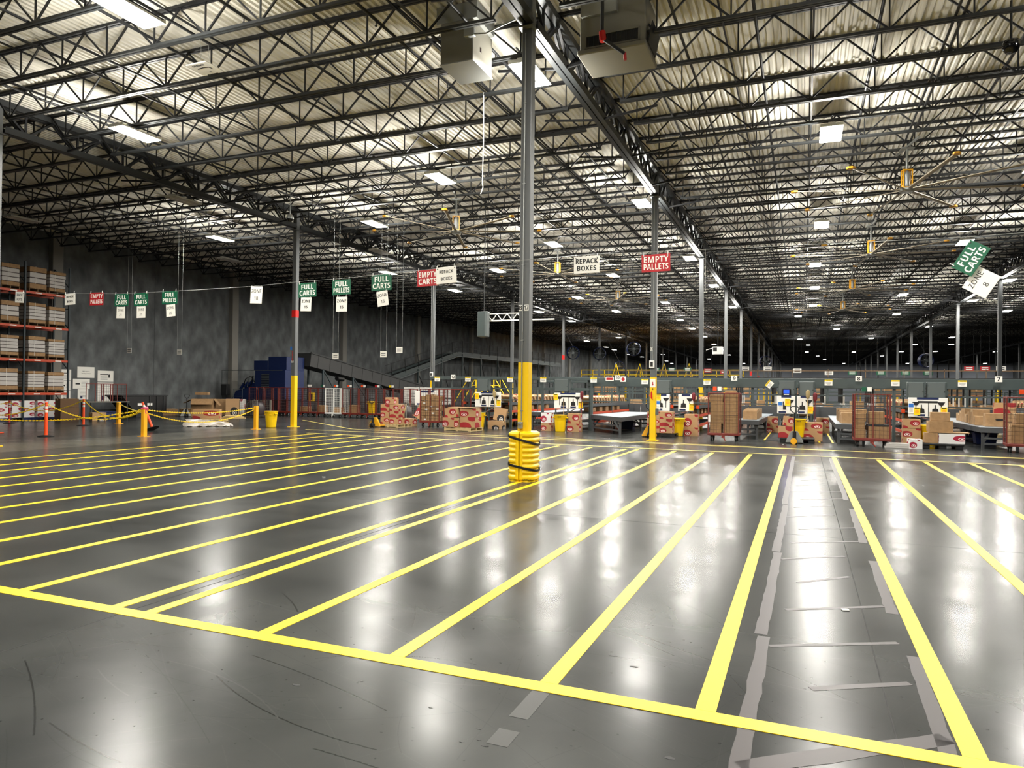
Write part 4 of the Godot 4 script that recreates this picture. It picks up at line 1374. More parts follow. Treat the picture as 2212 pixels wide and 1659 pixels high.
	# bollards, delineators, chains
	make_bollard("yellow square bollard with a pink ribbon tied at its top", V(-20.18, 0, -17.16))
	make_bollard("yellow bollard farthest back, before the black dumpster", V(-27.8, 0, -22.33))
	make_bollard("yellow bollard left of the yellow trash can", V(-20.15, 0, -22.32))
	make_delineator("orange post with white bands standing nearest the pale floor strip", V(-22.66, 0, -15.57))
	make_delineator("orange post with white bands in front of the brown boxes", V(-27.42, 0, -20.40))
	make_delineator("dark red post in front of the white cartons under the rack", V(-31.6, 0, -20.1), true).scale = V(0.95, 0.88, 0.95)
	var d = make_delineator("orange post leaning over toward the ribboned bollard", V(-22.55, 0.07, -19.55))
	d.rotation_degrees = V(2, 0, 27)
	var rb = MB.new()
	rb.bev(V(0, 0.0, 0), V(0.19, 0.08, 0.16), 0.02, rot(12, Vector3(0, 0, 1)))
	rb.tri(V(0.08, 0.03, 0.06), V(0.25, 0.0, 0.05), V(0.2, -0.1, 0.06), V(0, 0, -1))
	rb.tri(V(0.08, 0.0, 0.05), V(0.16, -0.18, 0.05), V(0.1, -0.16, 0.06), V(0, 0, -1))
	solo("pink_ribbon", rb, M.pink, "pink plastic ribbon knotted round the bollard's top", "ribbon", "", V(-20.17, 0.93, -17.16))
	var cone = thing("traffic_cone", "orange traffic cone cut off by the picture's left edge", "cone", V(-25.6, 0, -15.8))
	part(cone, "cone_body", MB.new().lathe([Vector2(0.15, 0.03), Vector2(0.04, 0.62), Vector2(0.03, 0.65), Vector2(0, 0.65)], 18), M.orange)
	part(cone, "cone_base", MB.new().bev(V(0, 0.015, 0), V(0.4, 0.03, 0.4), 0.01), M.orange)
	var top1 = V(-20.2, 0.9, -17.2)
	chain("yellow plastic chain from the ribboned bollard sagging low past the picture's left edge", top1, V(-26.2, 0.95, -13.4), 0.42)
	chain("yellow chain between the nearest orange post and the ribboned bollard", V(-22.66, 1.07, -15.57), top1, 0.42)
	chain("yellow chain between the orange post by the brown boxes and the ribboned bollard", V(-27.4, 1.07, -20.4), top1, 0.5)
	chain("yellow chain from the nearest orange post toward the left edge", V(-22.66, 1.07, -15.57), V(-28.5, 0.95, -16.2), 0.4)
	chain("yellow chain from the dark red post to the orange post by the brown boxes", V(-31.6, 0.9, -20.1), V(-27.42, 1.07, -20.4), 0.4)
	chain("yellow chain from the dark red post toward the left edge", V(-31.6, 0.9, -20.1), V(-33.0, 0.7, -18.2), 0.1)
	chain("dark chain between the farthest bollard and the ribboned bollard", V(-27.8, 0.9, -22.33), top1 - V(0, 0.14, 0), 0.05, "line_pale")
	chain("upper yellow chain between the ribboned bollard and the bollard by the trash can", top1 - V(0, 0.02, 0), V(-20.15, 0.87, -22.32), 0.16)
	chain("lower sagging yellow chain between the two right bollards", top1 - V(0, 0.1, 0), V(-20.2, 0.8, -22.32), 0.42)

	make_can("yellow trash can beside the yellow foot of the left column", V(-20.68, 0, -23.8), -10)

	# pallet with plastic film and planks in the middle left
	make_pallet("pale pallet half covered by crumpled plastic film", V(-23.4, 0, -23.4), 38, 1.05, 1.25)
	make_pallet("pallet lying on the film covered pallet, holding a printed box", V(-23.9, 0.142, -23.9), 36, 1.0, 1.2)
	var film = MB.new()
	var rows = []
	for i in 15:
		var line = PackedVector3Array()
		for k in 25:
			var u = k / 24.0
			var w = i / 14.0
			var y = lerpf(0.30, 0.015, pow(w, 0.8)) + 0.05 * sin(u * 9.0 + w * 5.0) * sin(w * 3.1) + 0.03 * sin(u * 31.0 + w * 11.0) * (0.3 + w)
			y += 0.05 * sin(u * PI) * (1.0 - w)
			line.append(V(lerpf(-0.85, 1.0, u) + 0.06 * sin(w * 7.0 + u * 5.0), maxf(0.012, y - 0.16 * u * (1 - w)), lerpf(0.0, 0.42, w) * (0.75 + 0.25 * sin(u * 7.0)) + 0.04 * sin(u * 17.0)))
		rows.append(line)
	film.grid(rows)
	var fo = solo("plastic_film", film, M.wrap, "crumpled sheet of clear plastic film draped over the low pallet", "plastic film", "", V(-23.25, 0.0, -22.85))
	fo.rotation_degrees.y = 38
	carton("long kraft box with a red round print lying on the film covered pallet", V(-24.3, 0.285, -23.9), V(1.1, 0.4, 0.6), "print_a", 36)
	for i in 3:
		var pk = MB.new().bev(V(0, 0.03, 0), V(1.0 - 0.15 * i, 0.05, 0.12), 0.006)
		var so = solo("wood_plank", pk, M.wood, ["pale plank under the other two on the film covered pallet", "middle pale plank on the film covered pallet", "topmost short plank on the film covered pallet"][i], "plank", "", V(-23.0, 0.285 + i * 0.052, -24.1))
		so.rotation_degrees.y = 30 + i * 9

	# big open carton and things by the wall
	var bc = thing("open_carton", "big kraft carton with its top flaps folded outward, before the grey wall", "box", V(-31.5, 0, -30.7), 38)
	var bb = MB.new()
	var W = 1.15
	var H = 0.98
	for s in [-1, 1]:
		bb.box(V(s * W / 2, H / 2, 0), V(0.012, H, W))
		bb.box(V(0, H / 2, s * W / 2), V(W, H, 0.012))
	bb.box(V(0, 0.01, 0), V(W, 0.02, W))
	part(bc, "body", bb, M.kraft)
	for f in [[0, 1, 48], [0, -1, 48], [1, 0, 60], [-1, 0, 40]]:
		var o = part(bc, "flap", MB.new().box(V(0, 0, 0.24), V(W * 0.96, 0.01, 0.48)), M.kraft)
		var ang = atan2(f[0], f[1])
		o.transform = Transform3D(Basis(Vector3.UP, ang) * Basis(Vector3.RIGHT, deg_to_rad(f[2] - 10)), V(f[0] * W / 2, H, f[1] * W / 2))
	carton("small flat kraft box resting on the big open carton's flaps", V(-31.9, 1.2, -31.0), V(0.7, 0.16, 0.5), "kraft", 30)
	carton("kraft box with a black ring mark leaning beside the big open carton", V(-31.2, 0.02, -32.6), V(0.75, 0.95, 0.3), "print_f", 42, "", V(-0.12, 0, 0))
	carton("dark kraft box behind the leaning box with the ring mark", V(-32.2, 0, -32.6), V(0.8, 0.95, 0.5), "kraft", 40)
	carton("white box with red round prints standing before the blue compactor", V(-31.4, 0.0, -33.4), V(0.62, 0.95, 0.5), "print_e", 32)
	make_pallet("thin pale pallet lying before the blue compactor", V(-30.1, 0, -32.9), 30, 0.9, 1.0)
	carton("red printed box lying beside the white printed box", V(-30.6, 0.142, -33.6), V(0.55, 0.35, 0.4), "print_c", 20)
	# flat cart with red cage, brown boxes, dumpster, flattened stacks
	var fc = thing("platform_cart", "long flat deck cart with a dark red wire cage on its back end", "cart", V(-32.1, 0, -25.0), 82)
	part(fc, "deck", MB.new().bev(V(0, 0.86, 0), V(2.0, 0.05, 0.9), 0.01), M.duct)
	for s in [[-0.9, 0.4], [0.9, 0.4], [-0.9, -0.4], [0.9, -0.4]]:
		part(fc, "leg", MB.new().box(V(s[0], 0.42, s[1]), V(0.05, 0.84, 0.05)), M.dark_grey)
	var cg = MB.new()
	for x in [-0.7, 0.05, 0.15, 0.85]:
		for z in [-0.4, 0.4]:
			cg.bar(V(x, 0.88, z), V(x, 1.75, z), 0.03)
	for z in [-0.4, 0.4]:
		cg.bar(V(-0.72, 1.75, z), V(0.87, 1.75, z), 0.03)
	part(fc, "cage_frame", cg, M.cart_red)
	var cw = MB.new()
	for i in 15:
		cw.bar(V(-0.7 + i * 0.11, 0.88, 0.4), V(-0.7 + i * 0.11, 1.75, 0.4), 0.006)
	for i in 7:
		cw.bar(V(-0.7, 0.95 + i * 0.12, 0.4), V(0.85, 0.95 + i * 0.12, 0.4), 0.006)
	part(fc, "wire_panel", cw, M.cart_dark)
	var tote = thing("blue_tote", "blue plastic tote under the flat deck cart", "tote", V(-32.1, 0, -25.0), 82)
	part(tote, "body", MB.new().prism([Vector2(-0.38, 0), Vector2(0.38, 0), Vector2(0.45, 0.34), Vector2(-0.45, 0.34)], 0.5, Transform3D(Basis(), V(0, 0.02, -0.25))), M.blue)
	part(tote, "rim", MB.new().bev(V(0, 0.37, 0), V(0.94, 0.04, 0.56), 0.01), M.blue)
	carton("dark brown carton on top, between the rack and the flat deck cart", V(-32.25, 0.61, -23.15), V(0.8, 0.42, 0.6), "kraft", 75).get_child(0).material_override = M.kraft_dark
	carton("large brown carton standing on the floor beside the rack's end", V(-32.25, 0, -23.15), V(0.8, 0.6, 0.7), "kraft", 75, "").get_child(0).material_override = M.kraft_dark
	carton("brown carton at the foot of the flat deck cart", V(-30.9, 0, -23.7), V(0.6, 0.4, 0.5), "print_f", 70)
	var dm = thing("dumpster", "black steel tipping dumpster against the grey wall", "dumpster", V(-33.6, 0, -28.3), 90)
	part(dm, "hopper", MB.new().prism([Vector2(-0.85, 0.3), Vector2(1.2, 0.3), Vector2(1.2, 1.15), Vector2(-1.6, 1.15)], 1.2, Transform3D(Basis(), V(0, 0, -0.6))), M.black)
	part(dm, "rim", MB.new().bev(V(-0.2, 1.15, 0), V(2.9, 0.06, 1.28), 0.01), M.dark_grey)
	part(dm, "base_frame", MB.new().box(V(0.2, 0.15, 0), V(1.7, 0.3, 1.0)), M.dark_grey)
	for i in 3:
		part(dm, "rib", MB.new().box(V(0.1 + i * 0.45, 0.72, 0.61), V(0.05, 0.8, 0.04)), M.dark_grey)
	for i in 2:
		part(dm, "label", MB.new().box(V(-0.5 + i * 0.6, 0.68, 0.605), V(0.32, 0.13, 0.008)), M.card)
	for i in 6:
		carton(["lowest flat brown stack left of the big carton", "second flat brown stack left of the big carton"][i % 2] if i < 2 else "flat bundled brown cardboard left of the big open carton", V(-33.9 + (i % 2) * 0.7, 0.13 * int(i / 2.0), -30.4 - (i % 2) * 0.9), V(0.9, 0.12, 0.7), "kraft", 70, "flat bundles" if i > 1 else "")
	make_pallet_jack("black handled pallet jack standing left of the big open carton", V(-31.3, 0, -29.3), 60, false)

func wrapped_load(at, h, l, c):
	var t = thing("wrapped_load", "wrapped white sheet stack on the rack's %s, %s" % [["lowest beams", "second beams", "third beams", "top beams"][l], ["beside the rack's end", "second from the end", "third from the end", "fourth from the end", "farthest left"][c]], "pallet load", at)
	var n = [5, 7, 5, 6, 4][(c + l) % 5]
	var lh = h / n
	for i in n:
		var e = i == 0 or i == n - 1
		var o = part(t, "kraft_layer" if e else "sheet_layer", MB.new().bev(V(rng.randf_range(-0.015, 0.015), i * lh + lh * 0.46, rng.randf_range(-0.01, 0.01)), V(1.0, lh * 0.86, 0.78 if not e else 0.8), 0.008), M.kraft if e else M.sheet_white)
	part(t, "gap_shade_core", MB.new().box(V(0, h * 0.5, 0), V(0.95, h * 0.98, 0.74)), M.cart_dark)  # dark filler core, shade between the layers put into its colour
	part(t, "strap", MB.new().box(V(0.506, h * 0.5, 0.12), V(0.004, h, 0.012)), M.card)

# ---------------------------------------------------------------- compactor, inclined conveyors, row of cage carts
func build_far_left():
	var t = thing("compactor", "dark blue cardboard baler with stepped hopper behind the left column", "baler", V(0, 0, -36.4))
	part(t, "base", MB.new().bev(V(-32.0, 0.45, 0), V(5.0, 0.9, 1.9), 0.02), M.blue_dark)
	for i in 4:
		part(t, "base_slot", MB.new().box(V(-33.4 + (i % 2) * 0.0, 0.18 + i * 0.19, 0.955), V(1.5, 0.08, 0.02)), M.black)
	part(t, "base_rail", MB.new().box(V(-32.0, 0.93, 0.9), V(5.1, 0.07, 0.12)), M.blue)
	part(t, "press_block", MB.new().bev(V(-31.0, 1.85, 0), V(2.4, 1.84, 1.8), 0.02), M.blue)
	var lv = part(t, "louvre", MB.new().box(V(-31.35, 2.05, 0.905), V(0.62, 1.0, 0.02)), M.blue_dark)
	for i in 9:
		part(lv, "louvre_slat", MB.new().box(V(-31.35, 1.64 + i * 0.105, 0.92), V(0.6, 0.03, 0.04), rot(25, Vector3.RIGHT)), M.box_grey)
	part(t, "hopper", MB.new().bev(V(-31.85, 3.05, -0.1), V(1.15, 0.64, 1.7), 0.02), M.blue)
	part(t, "hopper", MB.new().bev(V(-30.55, 3.17, -0.1), V(1.45, 0.88, 1.7), 0.02), M.blue)
	part(t, "motor_cover", MB.new().prism([Vector2(-34.2, 0.95), Vector2(-32.2, 0.95), Vector2(-32.2, 1.95), Vector2(-32.7, 1.95), Vector2(-33.2, 1.6), Vector2(-33.9, 1.45)], 1.2, Transform3D(Basis(), V(0, 0, -0.5))), M.blue)
	for i in 3:
		part(t, "cylinder", MB.new().cyl(V(-33.5 + i * 0.35, 1.55 + i * 0.13, 0.75), V(-33.2 + i * 0.35, 1.9 + i * 0.1, 0.75), 0.09, 10), M.blue)
		part(t, "hose", MB.new().tube([V(-33.2 + i * 0.3, 1.7, 0.8), V(-33.0 + i * 0.3, 2.2 + i * 0.1, 0.85), V(-32.6 + i * 0.2, 2.4, 0.8), V(-32.4, 2.0, 0.7)], 0.025, 6), M.box_grey if i == 1 else M.black)
	part(t, "guard_rail", MB.new().tube([V(-34.9, 0, 0.9), V(-34.9, 2.75, 0.9), V(-30, 2.75, 0.9)], 0.025, 6), M.box_grey)
	part(t, "control_box", MB.new().bev(V(-34.6, 1.5, 0.9), V(0.5, 0.7, 0.3), 0.02), M.dark_grey)
	part(t, "white_tag", MB.new().box(V(-32.0, 1.62, 0.93), V(0.08, 0.16, 0.01)), M.card)
	var st = thing("wire_stand", "thin grey wire stand before the blue baler's left end", "stand", V(-32.9, 0, -34.8))
	var sb = MB.new()
	for x in [-0.35, 0.35]:
		sb.tube([V(x, 0, 0), V(x, 1.55, 0)], 0.02, 6)
	sb.tube([V(-0.35, 1.1, 0), V(0.35, 1.1, 0)], 0.018, 6)
	sb.tube([V(-0.35, 1.55, 0), V(0.35, 1.55, 0)], 0.018, 6)
	part(st, "frame", sb, M.box_grey)

	# enclosed dark conveyor sloping down behind the carts
	var c = thing("baler_conveyor", "long dark enclosed conveyor sloping down from the baler behind the cage carts", "conveyor")
	var a = V(-30.1, 3.5, -37.5)
	var b = V(-30.1, 1.25, -54.5)
	part(c, "housing", MB.new().bar(a, b, 1.3, 0.86), M.conveyor_dark)
	part(c, "top_lip", MB.new().bar(a + V(0.66, 0.45, 0), b + V(0.66, 0.45, 0), 0.06, 0.1), M.dark_grey)
	for i in 13:
		var p = a.lerp(b, (i + 0.6) / 13.4)
		part(c, "panel_seam", MB.new().box(p + V(0.655, 0, 0), V(0.012, 0.84, 0.03), rot(-7, Vector3.RIGHT)), M.black)
	for i in 4:
		var p = a.lerp(b, 0.08 + 0.2 * i)
		for s in [-0.6, 0.6]:
			part(c, "leg", MB.new().box(V(p.x + s, (p.y - 0.4) / 2, p.z), V(0.1, p.y - 0.4, 0.1)), M.rack_blue)
		part(c, "brace", MB.new().bar(V(p.x + 0.6, p.y - 0.5, p.z - 0.1), V(p.x + 0.6, 0.3, p.z - 2.4), 0.06), M.rack_blue)
	part(c, "drive_motor", MB.new().cyl(V(-29.6, 2.35, -40.5), V(-29.6, 2.3, -41.2), 0.16, 12), M.black)

	# raised walkway conveyor rising along the far left wall
	var w = thing("raised_conveyor", "grey conveyor rising along the left wall to a high level run with railing", "conveyor")
	var pts = [V(-33.6, 2.3, -52.0), V(-33.6, 5.35, -65.7), V(-33.6, 5.5, -99.0)]
	for i in 2:
		for s in [-0.5, 0.5]:
			part(w, "side_channel", MB.new().bar(pts[i] + V(s, 0, 0), pts[i + 1] + V(s, 0, 0), 0.08, 0.5), M.frame_grey)
		part(w, "bed", MB.new().bar(pts[i], pts[i + 1], 1.0, 0.12), M.dark_grey)
		part(w, "lower_channel", MB.new().bar(pts[i] + V(0.55, -0.22, 0), pts[i + 1] + V(0.55, -0.22, 0), 0.12, 0.08), M.box_grey)
	for i in 20:
		var z = -53.0 - i * 2.3
		var y = lerpf(2.3, 5.35, clampf((-52.0 - z) / 13.7, 0, 1)) if z > -65.7 else 5.4
		part(w, "railing_post", MB.new().box(V(-33.05, y + 0.75, z), V(0.05, 1.3, 0.05), rot(9 if z > -65.7 else 0, Vector3.RIGHT)), M.dark_grey)
		if y > 3.0 and i % 2 == 0:
			part(w, "support_leg", MB.new().box(V(-33.05, y / 2, z), V(0.14, y, 0.14)), M.frame_grey)
			part(w, "support_brace", MB.new().bar(V(-33.05, y - 0.4, z), V(-33.05, 0.6, z - 2.3), 0.07), M.dark_grey)
			part(w, "support_rail", MB.new().bar(V(-33.05, 2.6, z), V(-33.05, 2.6, z - 4.6), 0.07), M.dark_grey)
	for y in [0.7, 1.35]:
		part(w, "railing_bar", MB.new().bar(pts[1] + V(0.55, y, 0), pts[2] + V(0.55, y, 0), 0.035), M.dark_grey)
		part(w, "railing_bar", MB.new().bar(pts[0] + V(0.55, y, 0), pts[1] + V(0.55, y, 0), 0.035), M.dark_grey)

	# row of red cage carts
	var cart = make_cart("red cage cart at the row's far left, before the blue baler", false, 1.1, 0.8, 1.68)
	cart.position = V(-30.55, 0, -34.2)
	var labs = ["second red cage cart of the row, left of the yellow footed column", "red cage cart hidden partly behind the yellow footed column", "red cage cart holding a yellow crate", "red cage cart left of the white framed cart", "", "red cage cart right of the white framed cart", "red cage cart holding a yellow trash can", "red cage cart next after the one with the yellow can", "red cage cart before the white wall lists, last of the row"]
	for i in labs.size():
		if labs[i] == "":
			continue
		dup(cart, V(-29.4 + i * 1.13, 0, -34.2 + 0.02 * (i % 3)), 0, labs[i])
	var wc = make_cart("white framed cage cart standing in the row of red carts", true, 1.1, 0.8, 1.68)
	wc.position = V(-24.88, 0, -34.1)
	var tagc = [M.card, M.sign_green, M.orange, M.orange, M.orange, M.sign_red, M.line]
	for i in 7:
		var tg = thing("cart_tag", ["white tag above the red cart right of the left column", "green and white tag above a red cage cart", "orange and white tag above the cart left of the white framed one", "orange tag above the white framed cart", "orange tag right of the white framed cart", "red and white tag above the cart with the yellow can", "yellow and white tag above the last red cart"][i], "sign", V(-26.9 + i * 0.93, 1.76, -34.2))
		part(tg, "card", MB.new().box(V(-0.08, 0.05, 0), V(0.14, 0.12, 0.01)), tagc[i])
		part(tg, "card", MB.new().box(V(0.08, 0.05, 0), V(0.14, 0.12, 0.01)), M.card)
		part(tg, "clip", MB.new().box(V(0, -0.05, 0), V(0.02, 0.1, 0.02)), M.black)
	var k = 0
	for p in [[-27.2, 0.3, 0.3], [-26.0, 0.4, 0.25], [-24.87, 0.3, 0.4], [-23.75, 0.45, 0.5], [-21.5, 0.5, 0.25], [-20.36, 0.4, 0.6]]:
		carton("dim kraft carton inside a red cage cart of the far row", V(p[0], 0.275, -34.25), V(0.5, p[1], 0.45), "kraft", p[2] * 20, "cartons in the far cage carts")
		k += 1
	make_can("yellow trash can standing inside a red cage cart of the row", V(-22.6, 0.275, -34.25))
	var yc = thing("yellow_crate", "yellow plastic crate hung in a red cage cart", "crate", V(-26.95, 0.95, -34.45))
	part(yc, "body", MB.new().bev(V(0, 0.2, 0), V(0.34, 0.5, 0.2), 0.01), M.plastic_yellow)
	part(yc, "opening", MB.new().box(V(0.03, 0.2, 0.101), V(0.2, 0.36, 0.004)), M.dark_grey)
	# white notice boards behind the carts
	for i in 3:
		var nb = thing("notice_board", ["left white list board behind the last red carts", "middle white list board behind the last red carts", "right white list board beside the first shadow board"][i], "notice board", V(-20.85 + i * 1.05, 0.85, -35.6))
		part(nb, "board", MB.new().bev(V(0, 0.45, 0), V(1.0, 0.95, 0.03), 0.006), M.white)
		for r in 8:
			part(nb, "printed_row", MB.new().box(V((rng.randf() - 0.5) * 0.3, 0.14 + r * 0.085, 0.017), V(0.2 + 0.3 * rng.randf(), 0.022, 0.003)), M.grey_ink)
		part(nb, "printed_heading", MB.new().box(V(0, 0.83, 0.017), V(0.4, 0.05, 0.003)), M.ink)
		for s in [-0.4, 0.4]:
			part(nb, "leg", MB.new().box(V(s, -0.4, 0), V(0.05, 0.9, 0.05)), M.dark_grey)

	# low grey wire cages left of the first station
	for i in 2:
		var cg = thing("wire_bin", ["low grey wire bin heaped with clear bags behind the pile of printed boxes", "low grey wire bin partly hidden by the left column's foot"][i], "bin", V([-18.6, -28.4][i], 0, [-30.8, -31.4][i]))
		var wb = MB.new()
		for s in [-0.55, 0.55]:
			for j in 12:
				wb.bar(V(-0.6 + j * 0.11, 0.15, s), V(-0.6 + j * 0.11, 0.95, s), 0.01)
			for j in 9:
				wb.bar(V(-0.6, 0.15 + j * 0.1, s), V(0.6, 0.15 + j * 0.1, s), 0.01)
		part(cg, "wire_panel", wb, M.duct)
		part(cg, "base", MB.new().bev(V(0, 0.1, 0), V(1.25, 0.08, 1.15), 0.01), M.dark_grey)
		for s in [[-0.6, -0.55], [0.6, -0.55], [0.6, 0.55], [-0.6, 0.55]]:
			part(cg, "post", MB.new().box(V(s[0], 0.5, s[1]), V(0.045, 0.95, 0.045)), M.duct)
		part(cg, "bag_heap", MB.new().lathe([Vector2(0.52, 0.15), Vector2(0.55, 0.5), Vector2(0.45, 0.8), Vector2(0.2, 0.92), Vector2(0, 0.94)], 12), M.old_tape)

	# pallet jack with printed boxes
	make_pallet("pale pallet under the printed boxes beside the yellow pallet jack", V(-16.75, 0, -27.2), 80, 0.95, 1.15)
	var n = 0
	for tier in 3:
		for i in 2:
			carton("kraft box with red round print, %s tier %s of the stack by the yellow pallet jack" % [["bottom", "second", "third"][tier], ["left", "right"][i]], V(-17.05 + i * 0.47, 0.142 + tier * 0.285, -27.1), V(0.45, 0.28, 0.5), ["print_a", "print_b", "print_c"][(tier + i) % 3], 0)
	carton("single printed box crowning the stack by the yellow pallet jack", V(-16.85, 1.0, -27.1), V(0.42, 0.3, 0.45), "print_b", 5)
	make_pallet_jack("yellow pallet jack with black handle, left of the printed box stack", V(-17.25, 0, -26.2), 0)

# ---------------------------------------------------------------- packing stations
func dustpan(par, x, y, s, m):
	part(par, "printed_dustpan", MB.new().prism([Vector2(-0.10, -0.09), Vector2(0.10, -0.09), Vector2(0.085, 0.06), Vector2(0.02, 0.075), Vector2(0.016, 0.2), Vector2(-0.016, 0.2), Vector2(-0.02, 0.075), Vector2(-0.085, 0.06)], 0.006, Transform3D(Basis.from_scale(V(s, s, 1)), V(x, y, 0.016))), m)

func brush(par, x, y, s, m):
	part(par, "printed_brush", MB.new().prism([Vector2(-0.13, 0.1), Vector2(-0.07, -0.01), Vector2(-0.016, -0.03), Vector2(-0.012, -0.3), Vector2(0.012, -0.3), Vector2(0.016, -0.03), Vector2(0.07, -0.01), Vector2(0.13, 0.1)], 0.006, Transform3D(Basis.from_scale(V(s, s, 1)), V(x, y, 0.016))), m)

func tool_board(label, x, z, w, two, y0 = 0.93, h = 0.66):
	var t = thing("shadow_board", label, "tool board", V(x, 0, z))
	part(t, "panel", MB.new().bev(V(0, y0 + h / 2, 0), V(w, h, 0.03), 0.008), M.white)
	part(t, "header", MB.new().box(V(0, y0 + h - 0.03, 0.017), V(w * 0.55, 0.07, 0.006)), M.blue)
	if two:
		part(t, "printed_bar", MB.new().box(V(0, y0 + h - 0.15, 0.017), V(w * 0.5, 0.07, 0.005)), M.ink)
		dustpan(t, -w * 0.16, y0 + 0.22, 1.0, M.ink)
		dustpan(t, w * 0.19, y0 + 0.22, 1.0, M.ink)
		brush(t, -w * 0.3, y0 + h - 0.24, 0.9, M.ink)
		brush(t, w * 0.34, y0 + h - 0.24, 0.9, M.ink)
		for s in [-0.16, 0.19]:
			part(t, "blue_label", MB.new().box(V(w * s, y0 + 0.06, 0.017), V(0.24, 0.07, 0.005)), M.blue)
		part(t, "centre_strip", MB.new().box(V(w * 0.02, y0 + h * 0.4, 0.017), V(0.02, h * 0.75, 0.004)), M.ink)
	else:
		dustpan(t, -w * 0.16, y0 + 0.24, 1.05, M.ink)
		brush(t, w * 0.24, y0 + h - 0.24, 0.95, M.ink)
		part(t, "blue_label", MB.new().box(V(-w * 0.22, y0 + 0.06, 0.017), V(w * 0.4, 0.07, 0.005)), M.blue)
	for s in [-1, 1]:
		part(t, "post", MB.new().box(V(s * (w / 2 - 0.06), y0 / 2 + 0.05, -0.03), V(0.05, y0 + 0.1, 0.05)), M.frame_grey)
	part(t, "brace", MB.new().bar(V(-w * 0.3, 0.6, -0.03), V(w * 0.3, 0.95, -0.03), 0.04), M.box_grey)
	return t

func yellow_card(label, x, y, z, tilt = 0.0):
	var t = thing("yellow_notice", label, "notice", V(x, y, z))
	t.rotation_degrees.z = tilt
	part(t, "card", MB.new().bev(V(0, 0, 0), V(0.19, 0.26, 0.008), 0.002), M.line)
	part(t, "printed_figure", MB.new().cyl(V(0, -0.01, 0.004), V(0, -0.01, 0.006), 0.06, 12), M.bollard)
	part(t, "printed_line", MB.new().box(V(0, 0.09, 0.005), V(0.14, 0.025, 0.002)), M.old_tape_dark)

func blue_card(label, x, y, z):
	var t = thing("blue_notice", label, "notice", V(x, y, z))
	part(t, "card", MB.new().bev(V(0, 0, 0), V(0.17, 0.36, 0.008), 0.002), M.card)
	part(t, "blue_field", MB.new().box(V(0, 0.1, 0.005), V(0.15, 0.13, 0.002)), M.blue_label)
	for i in 3:
		part(t, "printed_line", MB.new().box(V(0, -0.02 - i * 0.045, 0.005), V(0.11, 0.012, 0.002)), M.grey_ink)

func elec_box(label, x, y, z, w = 0.52, h = 0.55):
	var t = thing("electrical_cabinet", label, "cabinet", V(x, y, z))
	part(t, "body", MB.new().bev(V(0, 0, -0.12), V(w + 0.06, h, 0.24), 0.012), M.frame_grey)
	part(t, "door", MB.new().bev(V(-0.015, 0, 0.006), V(w - 0.02, h - 0.03, 0.02), 0.008), M.box_grey)
	for s in [-1, 1]:
		part(t, "hinge", MB.new().box(V(-w / 2, s * h * 0.3, 0.012), V(0.02, 0.06, 0.02)), M.frame_grey)
	part(t, "latch", MB.new().cyl(V(w * 0.42, -0.05, 0.01), V(w * 0.42, -0.05, 0.035), 0.015, 8), M.black)
	part(t, "red_light_knob", MB.new().cyl(V(w * 0.5 + 0.03, -h * 0.42, 0.02), V(w * 0.5 + 0.03, -h * 0.42, 0.06), 0.03, 10), M.black)
	return t

func caution(label, x, z, y = 2.13, tilt = 0.0):
	var t = thing("caution_sign", label, "sign", V(x, y, z))
	t.rotation_degrees.z = tilt
	part(t, "plate", MB.new().bev(V(0, -0.03, 0), V(0.27, 0.16, 0.008), 0.002), M.card)
	part(t, "yellow_header", MB.new().bev(V(0, 0.075, 0), V(0.27, 0.06, 0.009), 0.002), M.line)
	text(t, "CAUTION", 0.034, V(0.02, 0.075, 0.005), Basis(), M.ink, true, 1.0, 0.18)
	for i in 3:
		part(t, "printed_line", MB.new().box(V(0, 0.005 - i * 0.032, 0.005), V([0.2, 0.18, 0.12][i], 0.012, 0.002)), M.grey_ink)

func number_sign(num, x, z, where, y = 2.25):
	var t = thing("number_sign", "white square sign reading %s, %s" % [num, where], "sign", V(x, y, z))
	part(t, "plate", MB.new().bev(V(0, 0, 0), V(0.22, 0.2, 0.012), 0.003), M.card)
	text(t, num, 0.13, V(0, 0, 0.008), Basis(), M.ink, true, 1.15, 0.17)

func flow_rack(label, x, z0, z1, side, key, glab):
	var t = thing("flow_rack", label, "rack", V(x, 0, 0))
	for z in [z0, (z0 + z1) / 2, z1]:
		for s in [-0.52, 0.52]:
			part(t, "upright", MB.new().box(V(s, 0.92, z), V(0.06, 1.84, 0.06)), M.frame_grey)
	for y in [0.32, 0.72, 1.08]:
		for s in [-0.52, 0.52]:
			part(t, "side_beam", MB.new().box(V(s, y, (z0 + z1) / 2), V(0.05, 0.1 if y < 1 else 0.13, z0 - z1)), M.rack_orange if y < 1 else M.table_grey)
		part(t, "shelf", MB.new().box(V(0, y + 0.03, (z0 + z1) / 2), V(1.0, 0.02, z0 - z1)), M.dark_grey)
	for s in [-0.52, 0.52]:
		part(t, "orange_end", MB.new().bev(V(s, 1.08, z0 + 0.04), V(0.12, 0.14, 0.05), 0.008), M.orange)
	var n = 13
	for i in n:
		var sz = V(0.46, 0.36, 0.16 + 0.05 * rng.randf())
		carton(glab, V(x + side * 0.27, 1.15 + 0.02 * rng.randf(), z0 - 0.5 - i * (z0 - z1 - 0.8) / n), sz, "kraft" if i % 4 != 1 else key, 0, "cartons tilted in flow rack at %.1f" % x, V(deg_to_rad(38 + 6 * rng.randf()), 0, 0), "tilted_carton")
	for i in 5:
		carton("carton lying on the middle shelf of a flow rack", V(x + side * 0.25, 0.77, z0 - 0.8 - i * 1.1), V(0.4, 0.2, 0.5), "kraft", 0, "cartons on lower rack shelves", Vector3.ZERO, "shelf_carton")
	return t

